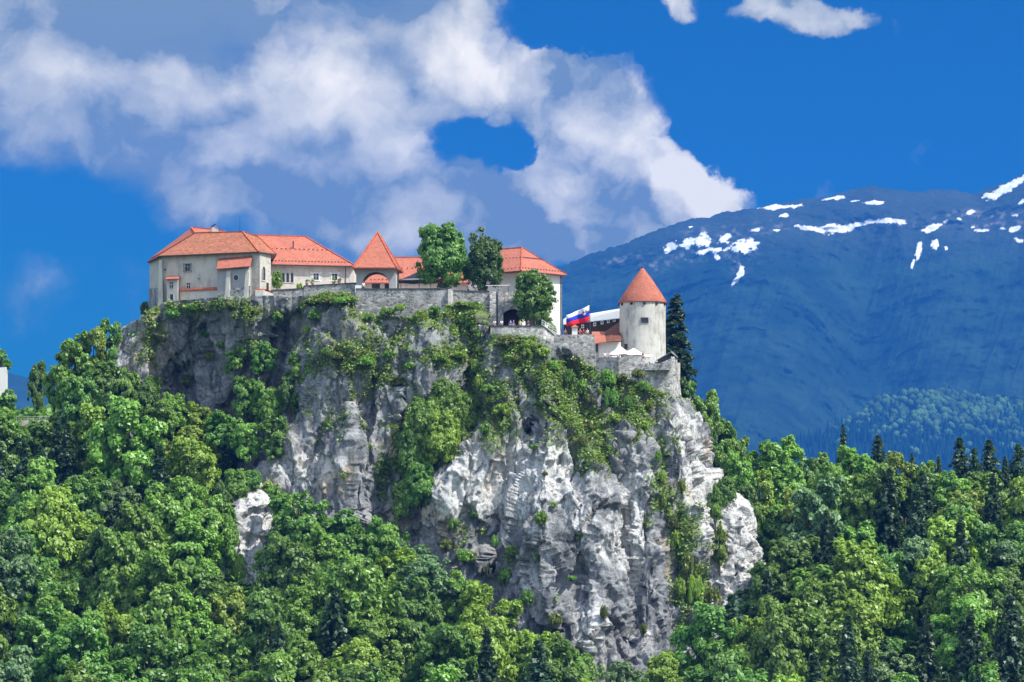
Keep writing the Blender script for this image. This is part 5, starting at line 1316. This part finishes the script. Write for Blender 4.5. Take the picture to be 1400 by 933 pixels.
# shrubs rooted in the rock face
SHR = [(281, 455, 22, 12), (236, 428, 26, 14), (262, 420, 24, 14), (345, 424, 24, 16), (380, 430, 20, 16), (430, 428, 20, 18), (425, 413, 22, 10), (445, 411, 24, 12), (468, 410, 26, 14), (484, 408, 14, 10), (316, 418, 22, 14),
       (208, 486, 14, 14), (214, 520, 18, 22), (286, 486, 14, 12), (256, 520, 20, 22), (530, 425, 24, 16), (548, 420, 20, 14), (575, 430, 24, 18), (594, 424, 20, 16), (505, 432, 16, 14), (630, 415, 22, 10), (646, 418, 18, 10), (642, 440, 22, 22), (654, 456, 14, 16),
       (465, 485, 28, 18), (500, 492, 28, 18), (532, 485, 20, 12), (512, 512, 24, 18), (545, 520, 22, 18), (600, 488, 26, 12), (628, 486, 22, 12), (648, 494, 18, 12), (692, 465, 30, 20), (722, 470, 24, 16), (742, 482, 22, 18), (706, 490, 18, 14),
       (668, 530, 24, 16), (655, 545, 16, 24), (686, 560, 26, 22), (664, 585, 18, 18), (650, 500, 20, 30), (655, 520, 16, 24), (755, 500, 22, 20), (775, 515, 28, 30), (795, 528, 22, 34), (806, 545, 18, 18), (830, 516, 26, 30), (836, 542, 22, 36), (850, 515, 20, 16), (872, 510, 24, 16), (880, 528, 20, 20), (886, 552, 16, 16),
       (802, 580, 26, 24), (796, 600, 20, 20), (840, 572, 20, 18), (880, 580, 22, 14), (932, 662, 14, 26), (900, 622, 10, 20), (906, 652, 10, 22), (908, 685, 10, 20), (730, 610, 14, 12), (740, 706, 24, 22), (757, 690, 10, 10), (620, 712, 18, 26), (650, 702, 16, 14), (677, 738, 12, 18), (745, 648, 10, 8), (790, 735, 9, 9), (782, 790, 18, 10), (825, 835, 14, 22), (880, 860, 12, 20), (700, 752, 18, 18),
       (926, 735, 24, 40), (920, 712, 16, 22), (940, 770, 18, 40), (952, 805, 24, 50), (930, 800, 18, 36), (975, 815, 24, 36), (560, 655, 24, 24), (470, 650, 10, 12), (720, 480, 18, 16), (858, 548, 14, 20), (560, 500, 16, 12), (420, 450, 16, 14), (300, 470, 14, 12), (445, 480, 18, 14), (635, 760, 26, 24), (660, 775, 24, 26), (690, 785, 24, 28), (720, 815, 24, 26), (610, 745, 20, 20), (760, 845, 22, 22)]
for i, (a, b, w_, h_) in enumerate(SHR):
    P0 = cliff_at(a, b + h_ * .35); Y_ = P0[1] - .5
    tone = ['mid green', 'yellow-green', 'grassy', 'mid green', 'grassy', 'deep green', 'yellow-green'][(i * 5 + i // 3) % 7]
    pr = ('s0', 's1', 's2', 's3')[i % 4]
    plant_px('shrub', pr, a, b - h_ * .42, b + h_ * .42, w_ * .9, Y_, tone, cat='shrub')

# grass and herbs in the cracks of the rock: nobody could count them
r_ = np.random.default_rng(77)
Pf = P3[:, :nu].reshape(-1, 3); Nf = N2[:, :nu].reshape(-1, 3); vf = veg[:, :nu].ravel()
cl = fbm(Pf / 2.2, 3, 601) * .55 + fbm(Pf / 7, 3, 611) * .35
wgt = np.clip(vf + cl - .42, 0, 1) * (pyg[:, :nu].ravel() < 900)
idx = r_.choice(len(Pf), 70000, p=wgt / wgt.sum())
pos = Pf[idx] + r_.normal(size=(len(idx), 3)) * .16 + Nf[idx] * r_.uniform(0, .45, len(idx))[:, None]
nr = Nf[idx] * .5 + np.array([0, 0, .7]) + r_.normal(size=(len(idx), 3)) * .5
V, Fc = leaf_quads(pos, nr, .24, r_)
half = len(idx) // 2
tag(raw('grass', V[:half * 4], Fc[:half], LEAF['grassy']), 'tufts of yellowish grass growing on the ledges of the cliff', 'grass', kind='stuff')
tag(raw('ground_cover', V[half * 4:], Fc[half:] - half * 4, LEAF['mid green']), 'low green herbs and ivy growing in cracks of the cliff', 'ground cover', kind='stuff')
# undergrowth of the forest floor, one mass
n = 60000
ux = r_.uniform(-112, 112, n); uy = r_.uniform(415, 545, n); uz = ground_z(ux, uy)
pos = np.stack([ux, uy, uz + r_.uniform(0, 1.6, n)], 1)
V, Fc = leaf_quads(pos, r_.normal(size=(n, 3)) * .5 + np.array([0, -.2, .8]), .5, r_)
tag(raw('undergrowth', V, Fc, LEAF['deep green']), 'low green undergrowth on the forest slopes between the trees', 'undergrowth', kind='stuff')
# far-off wood on the foothill
n = 5000
a = r_.uniform(930, 1500, n); ft_ = np.interp(a, [900, 1000, 1080, 1150, 1200, 1260, 1330, 1400, 1520], [650, 628, 612, 585, 552, 536, 545, 556, 540])
vv = r_.uniform(0, .9, n) ** 1.1; yv = 7500 - 400 * vv; pyv = ft_ + (740 - ft_) * vv
base = np.stack([(a - 700) * yv / F, yv, CZ + (HY - pyv) * yv / F], 1)
hh = r_.uniform(10, 34, n); sl = np.exp(-((a - 1285) / 125) ** 2 - ((pyv - 566 - (a - 1285) * .06) / 32) ** 2) * 1.25 < r_.uniform(0, 1, n)
def far_crowns(name, sel, spire, material, label):
    na, nb = 9, 6; k_ = int(sel.sum())
    A, B = np.meshgrid(np.linspace(0, 2 * np.pi, na, endpoint=False), np.linspace(0, 1, nb)); A, B = A.ravel(), B.ravel()
    rr = (1 - B) * .34 + .02 if spire else np.sqrt(np.clip(1 - (B * 2 - 1) ** 2, .01, 1)) * .62
    h_ = hh[sel] * (1.25 if spire else .8)
    jit = r_.uniform(.72, 1.22, (k_, na * nb))
    P_ = np.stack([np.cos(A)[None] * rr[None] * jit * h_[:, None] * (.55 if spire else .7), np.sin(A)[None] * rr[None] * jit * h_[:, None] * (.55 if spire else .7), B[None] * h_[:, None] * (1 + (jit - 1) * .3)], -1) + base[sel][:, None, :]
    i_ = np.arange(na * nb).reshape(nb, na); j_ = np.roll(i_, -1, 1)
    f_ = np.stack([i_[:-1], j_[:-1], j_[1:], i_[1:]], -1).reshape(-1, 4)
    tag(raw(name, P_.reshape(-1, 3), (f_[None] + (np.arange(k_) * na * nb)[:, None, None]).reshape(-1, 4), material, smooth=True), label, 'wood', kind='stuff')
far_crowns('far_wood', ~sl, False, mat('far_leaf', (.055, .11, .035), .95, .05, b_vary(.6, .02)), 'hazy light green far-off broadleaf wood on the foothill')
far_crowns('far_spruce_wood', sl, True, mat('far_needle', (.012, .04, .025), .95, .05, b_vary(.4, .06)), 'hazy dark spruces mixed through the wood on the foothill')

# labels: kind + tone + landmark, and rank from the left where several share all three
ZONES = [(lambda x, y: 660 > y and x < 200 and y < 600, 'on the saddle left of the cliff'),
         (lambda x, y: x >= 200 and x < 700 and y < 445, 'under the castle walls on the rock rim'),
         (lambda x, y: 200 <= x < 450 and y < 600, 'in the shaded bay below the chapel'),
         (lambda x, y: 450 <= x < 545 and y < 640, 'on the rock shoulder below the pavilion'),
         (lambda x, y: 545 <= x < 672 and y < 660, 'in the green gully at mid cliff'),
         (lambda x, y: 672 <= x < 770 and y < 600, 'on the rock below the lone tree'),
         (lambda x, y: 770 <= x < 925 and y < 600, 'on the rock below the tower walls'),
         (lambda x, y: 925 <= x < 1030 and y < 690, 'on the right shoulder of the cliff'),
         (lambda x, y: 640 <= x < 900 and y < 880, 'on the bright lower cliff face'),
         (lambda x, y: 880 <= x < 1035, 'at the foot of the rock spire'),
         (lambda x, y: x >= 1035 and y < 690, 'along the skyline of the right forest'),
         (lambda x, y: x >= 1035 and y < 780 and x < 1220, 'high in the right forest near the cliff'),
         (lambda x, y: x >= 1220 and y < 780, 'high in the right forest near the edge'),
         (lambda x, y: x >= 1035 and y < 860, 'midway down the right forest'),
         (lambda x, y: x >= 1035, 'along the bottom of the right forest'),
         (lambda x, y: x < 330 and y < 690, 'high on the left forest slope'),
         (lambda x, y: x < 330 and y < 790, 'midway down the left forest slope'),
         (lambda x, y: x < 330, 'along the bottom of the left forest'),
         (lambda x, y: x < 470, 'beside the pale outcrop left of the cliff'),
         (lambda x, y: y < 800, 'against the foot of the grey cliff'),
         (lambda x, y: True, 'along the bottom below the cliff')]
ORD = ['first', 'second', 'third', 'fourth', 'fifth', 'sixth', 'seventh', 'eighth', 'ninth', 'tenth', 'eleventh', 'twelfth', 'thirteenth', 'fourteenth', 'fifteenth', 'sixteenth', 'seventeenth', 'eighteenth', 'nineteenth', 'twentieth']
ADJ = {'mid green': 'green', 'deep green': 'deep green', 'yellow-green': 'yellow-green', 'blue-green': 'bluish green', 'dark': 'very dark', 'grassy': 'pale grassy', 'needle': 'dark', 'grey-green': 'grey-green'}
zone = {}
for rec in PLANTS:
    zt = next(t_ for f_, t_ in ZONES if f_(rec[2], rec[3]))
    zone.setdefault((rec[0], rec[1], zt), []).append(rec)
for (kind, tone, zt), L in zone.items():
    L.sort(key=lambda r: r[2])
    for i, r0 in enumerate(L):
        s = f"{ADJ[tone]} {'broadleaf tree' if kind == 'broadleaf' else kind} {zt}"
        if len(L) > 1: s += f", {ORD[i]} from left"
        r0[4]['label'] = s
        r0[4]['group'] = {'broadleaf': 'broadleaf trees of the castle hill', 'conifer': 'conifers of the castle hill', 'shrub': 'shrubs rooted in the cliff'}[kind]

# ================================================================ people and pots
def skin_mesh(name, verts, edges, radii, root, levels=1):
    me = bpy.data.meshes.new(name); me.from_pydata(verts, edges, [])
    o = bpy.data.objects.new(name, me); C.objects.link(o)
    md = o.modifiers.new('skin', 'SKIN'); md.use_smooth_shade = True
    sv = me.skin_vertices[0].data
    for i, r in enumerate(radii): sv[i].radius = (r if hasattr(r, '__len__') else (r, r)); sv[i].use_root = (i == root)
    sb_ = o.modifiers.new('sub', 'SUBSURF'); sb_.levels = levels; sb_.render_levels = levels
    dg = bpy.context.evaluated_depsgraph_get(); out = bpy.data.meshes.new_from_object(o.evaluated_get(dg)); out.name = name
    bpy.data.objects.remove(o); bpy.data.meshes.remove(me)
    return out
POSE = {}
def pose(key, armL, armR, stance, lean=0.0):
    """joints in metres, figure facing -Y; arms as (elbow, wrist)"""
    hip, chest, neck, head = (0, 0, .95), (0, -lean * .5, 1.30), (0, -lean, 1.48), (0, -lean - .02, 1.60)
    v = [hip, (0, -lean * .2, 1.12), chest, neck, head, (0, -lean - .02, 1.74)]
    e = [(0, 1), (1, 2), (2, 3), (3, 4), (4, 5)]; r = [(.15, .12), (.13, .10), (.17, .115), (.055, .055), (.085, .10), (.07, .08)]
    for s, (el, wr) in ((-1, armL), (1, armR)):
        b = len(v); w = Vector(wr); d = (Vector(wr) - Vector(el)).normalized()
        v += [(s * .19, -lean * .8, 1.40), (s * el[0], el[1] - lean * .6, el[2]), (s * wr[0], wr[1] - lean * .6, wr[2]), (s * (wr[0]) , wr[1] - lean * .6 + d.y * .1, wr[2] + d.z * .1)]
        e += [(2, b), (b, b + 1), (b + 1, b + 2), (b + 2, b + 3)]; r += [.062, .045, .033, (.022, .04)]
        for k in range(-2, 3):       # five fingers, the thumb leaving the side of the palm
            i0 = len(v); L_ = (.055, .075, .08, .075, .06)[k + 2]
            v.append((s * (wr[0] + k * .018 * s), wr[1] - lean * .6 + d.y * (.1 + L_), wr[2] + d.z * (.1 + L_))); e.append((b + 3, i0)); r.append(.009)
    for s, off in zip((-1, 1), stance):
        b = len(v); v += [(s * .09, 0, .88), (s * .10, off * .5 - .02, .50), (s * .105, off, .09), (s * .115, off - .16, .035)]
        e += [(0, b), (b, b + 1), (b + 1, b + 2), (b + 2, b + 3)]; r += [.09, .06, .045, .038]
    body = skin_mesh('body', v, e, r, 0)
    ti = [0, 1, 2]; vs = [(0, 0, .93), (0, -lean * .2, 1.12), (0, -lean * .5, 1.30), (0, -lean * .85, 1.43)]; es = [(0, 1), (1, 2), (2, 3)]; rs = [(.165, .135), (.15, .12), (.185, .13), (.09, .08)]
    for s, (el, wr) in ((-1, armL), (1, armR)):
        b = len(vs); vs += [(s * .19, -lean * .8, 1.40), (s * (.19 + (el[0] - .19) * .8), (el[1] - lean * .6) * .8, 1.40 + (el[2] - 1.40) * .8)]; es += [(2, b), (b, b + 1)]; rs += [.078, .062]
    shirt = skin_mesh('shirt', vs, es, rs, 0)
    vs = [(0, 0, .98), (0, 0, .92)]; es = [(0, 1)]; rs = [(.155, .125), (.16, .13)]
    for s, off in zip((-1, 1), stance):
        b = len(vs); vs += [(s * .09, 0, .86), (s * .10, off * .5 - .02, .50), (s * .105, off, .11)]; es += [(1, b), (b, b + 1), (b + 1, b + 2)]; rs += [.10, .075, .065]
    trousers = skin_mesh('trousers', vs, es, rs, 0)
    hair = skin_mesh('hair', [(0, -lean + .03, 1.62), (0, -lean + .015, 1.735), (0, -lean + .0, 1.775)], [(0, 1), (1, 2)], [(.088, .075), (.092, .09), (.05, .06)], 0)
    nose = skin_mesh('nose', [(0, -lean - .11, 1.68), (0, -lean - .135, 1.645)], [(0, 1)], [.012, .016], 0)
    POSE[key] = (body, shirt, trousers, hair, nose)
pose('stand', ((.27, .03, 1.12), (.28, -.02, .86)), ((.27, .03, 1.12), (.27, -.04, .86)), (0, 0))
pose('lean', ((.26, -.08, 1.16), (.18, -.36, 1.12)), ((.26, -.08, 1.16), (.18, -.36, 1.12)), (.02, -.05), .10)
pose('walk', ((.25, .14, 1.14), (.26, .05, .90)), ((.25, -.10, 1.14), (.25, -.26, .92)), (.26, -.26))
def person(px_, Y_, z_, key, shirt, trousers, label, rz=0, group=None):
    x_ = WX(px_, Y_); root = empty('person', (x_, Y_, z_), label, 'person', group); root.rotation_euler = (0, 0, rz)
    for me, mt_ in zip(POSE[key], ('skin', shirt, trousers, 'hair', 'skin')):
        if not me.materials: me.materials.append(M[mt_])
        o = bpy.data.objects.new(me.name.split('.')[0], me); C.objects.link(o); o.parent = root
        o.material_slots[0].link = 'OBJECT'; o.material_slots[0].material = M[mt_]
zt1, zt2, zt3, zc1 = WZ(450.5, 485), WZ(462, 485), WZ(494, 485), WZ(400.5, 495)
person(676, 486.4, zt1, 'lean', 'shirt_white', 'trouser_beige', 'person in white shirt leaning on terrace wall at its left end')
person(685.5, 486.3, zt1, 'lean', 'shirt_white', 'trouser_navy', 'person in white shirt leaning at the wall before the dark niche', .2)
person(698, 487, zt1, 'stand', 'shirt_blue', 'trouser_navy', 'person in dark blue shirt by the arched niche', .5)
person(702, 487.2, zt1, 'walk', 'shirt_blue', 'trouser_beige', 'person in blue shirt walking past the arched niche', 1.4)
person(711, 486.6, zt1, 'stand', 'shirt_yellow', 'trouser_beige', 'person in pale yellow shirt standing left of the lone tree', -.3)
person(722, 487.8, zt1, 'stand', 'shirt_dark', 'trouser_navy', 'person in dark shirt under the lone tree', 2.2)
person(773, 487.6, zt2, 'stand', 'shirt_pink', 'trouser_navy', 'person in pink shirt left of the chimney below the flag', .3)
person(793, 487.4, zt2, 'lean', 'shirt_red', 'trouser_navy', 'person in red shirt right beside the chimney below the flag', .1)
person(798, 487.7, zt2, 'stand', 'shirt_red', 'trouser_beige', 'person in red shirt close to the flagpole', -.5)
person(803, 487.4, zt2, 'stand', 'shirt_white', 'trouser_navy', 'person in white shirt at the foot of the flagpole', .4)
person(827, 487.2, zt3, 'stand', 'shirt_white', 'trouser_navy', 'person in white shirt left of the sail tent by the gatehouse', .6)
person(832.5, 487, zt3, 'lean', 'shirt_white', 'trouser_beige', 'person in white leaning on the wall left of the sail tent', -.2)
person(845, 486.2, zt3, 'stand', 'shirt_white', 'trouser_navy', 'person in white standing under the left peak of the sail tent', .9)
person(879, 486.6, zt3, 'walk', 'shirt_dark', 'trouser_navy', 'person in dark clothes walking under the right end of sail tent', 1.2)
person(655, 497.5, zc1, 'stand', 'shirt_white', 'trouser_navy', 'person in white shirt on the upper terrace beneath the dark tree', .4)
person(650, 497, zc1, 'lean', 'shirt_white', 'trouser_beige', 'person in white at the upper terrace wall left of another', 0)
person(640, 497.2, zc1, 'stand', 'shirt_pink', 'trouser_navy', 'person in pink shirt on the upper terrace', -.6)
person(497, 492.6, WZ(400.5, 495), 'stand', 'shirt_white', 'trouser_navy', 'person in white shirt at the left pier of the pavilion arch', .3)
for i, (px_, lab) in enumerate(((419.5, 'dark potted plant on the curtain wall, leftmost of four'), (427.5, 'small potted plant on the curtain wall, second of four from left'), (456, 'potted plant below the right palace window, third of four'), (464, 'potted plant with red flowers on the curtain wall, rightmost of four'))):
    Y_ = 496.6 - (px_ - 416) * 2.2 / 70 + .5
    z_ = WZ(392, 496.8) + (px_ - 416) / 70 * (WZ(388, 494.6) - WZ(392, 496.8)) + .2
    fpn = empty('flower_pot', (WX(px_, Y_), Y_, z_), lab, 'flower pot', 'pots on the curtain wall')
    m_ = MB(); m_.lathe((WX(px_, Y_), Y_), [(0, z_), (.2, z_), (.28, z_ + .38), (.3, z_ + .42), (.24, z_ + .42), (0, z_ + .38)], 14); m_.build('pot', M['terracotta'], fpn)
    cs = np.array([(WX(px_, Y_), Y_, z_ + .7)] * 4) + r_.normal(size=(4, 3)) * .16
    V, Fc = clump_leaves(cs, np.full(4, .3), 30, .1, r_); raw('foliage', V, Fc, LEAF['deep green'], fpn)
    if i == 3:
        V, Fc = clump_leaves(cs, np.full(4, .34), 8, .07, r_); raw('flowers', V, Fc, M['red'], fpn)

# ================================================================ haze
mb = MB(); mb.prism([(-9500, -400), (9500, -400), (9500, 11000), (-9500, 11000)], -8, 1500)
hz_o = mb.build('haze', M['rock'])
hm = bpy.data.materials.new('haze_air'); hm.use_nodes = True
t = hm.node_tree; t.nodes.clear(); q = G(t)
pv = q.n('ShaderNodeVolumePrincipled'); pv.inputs['Color'].default_value = (*HAZE_COLOR, 1); pv.inputs['Density'].default_value = HAZE_DENSITY
pv.inputs['Anisotropy'].default_value = 0.0
o_ = q.n('ShaderNodeOutputMaterial'); t.links.new(pv.outputs[0], o_.inputs['Volume'])
hz_o.data.materials.clear(); hz_o.data.materials.append(hm)
tag(hz_o, 'thin bluish air over the whole valley', 'haze', kind='stuff')
print('PLANTS', len(PLANTS), 'forest', len(keep))
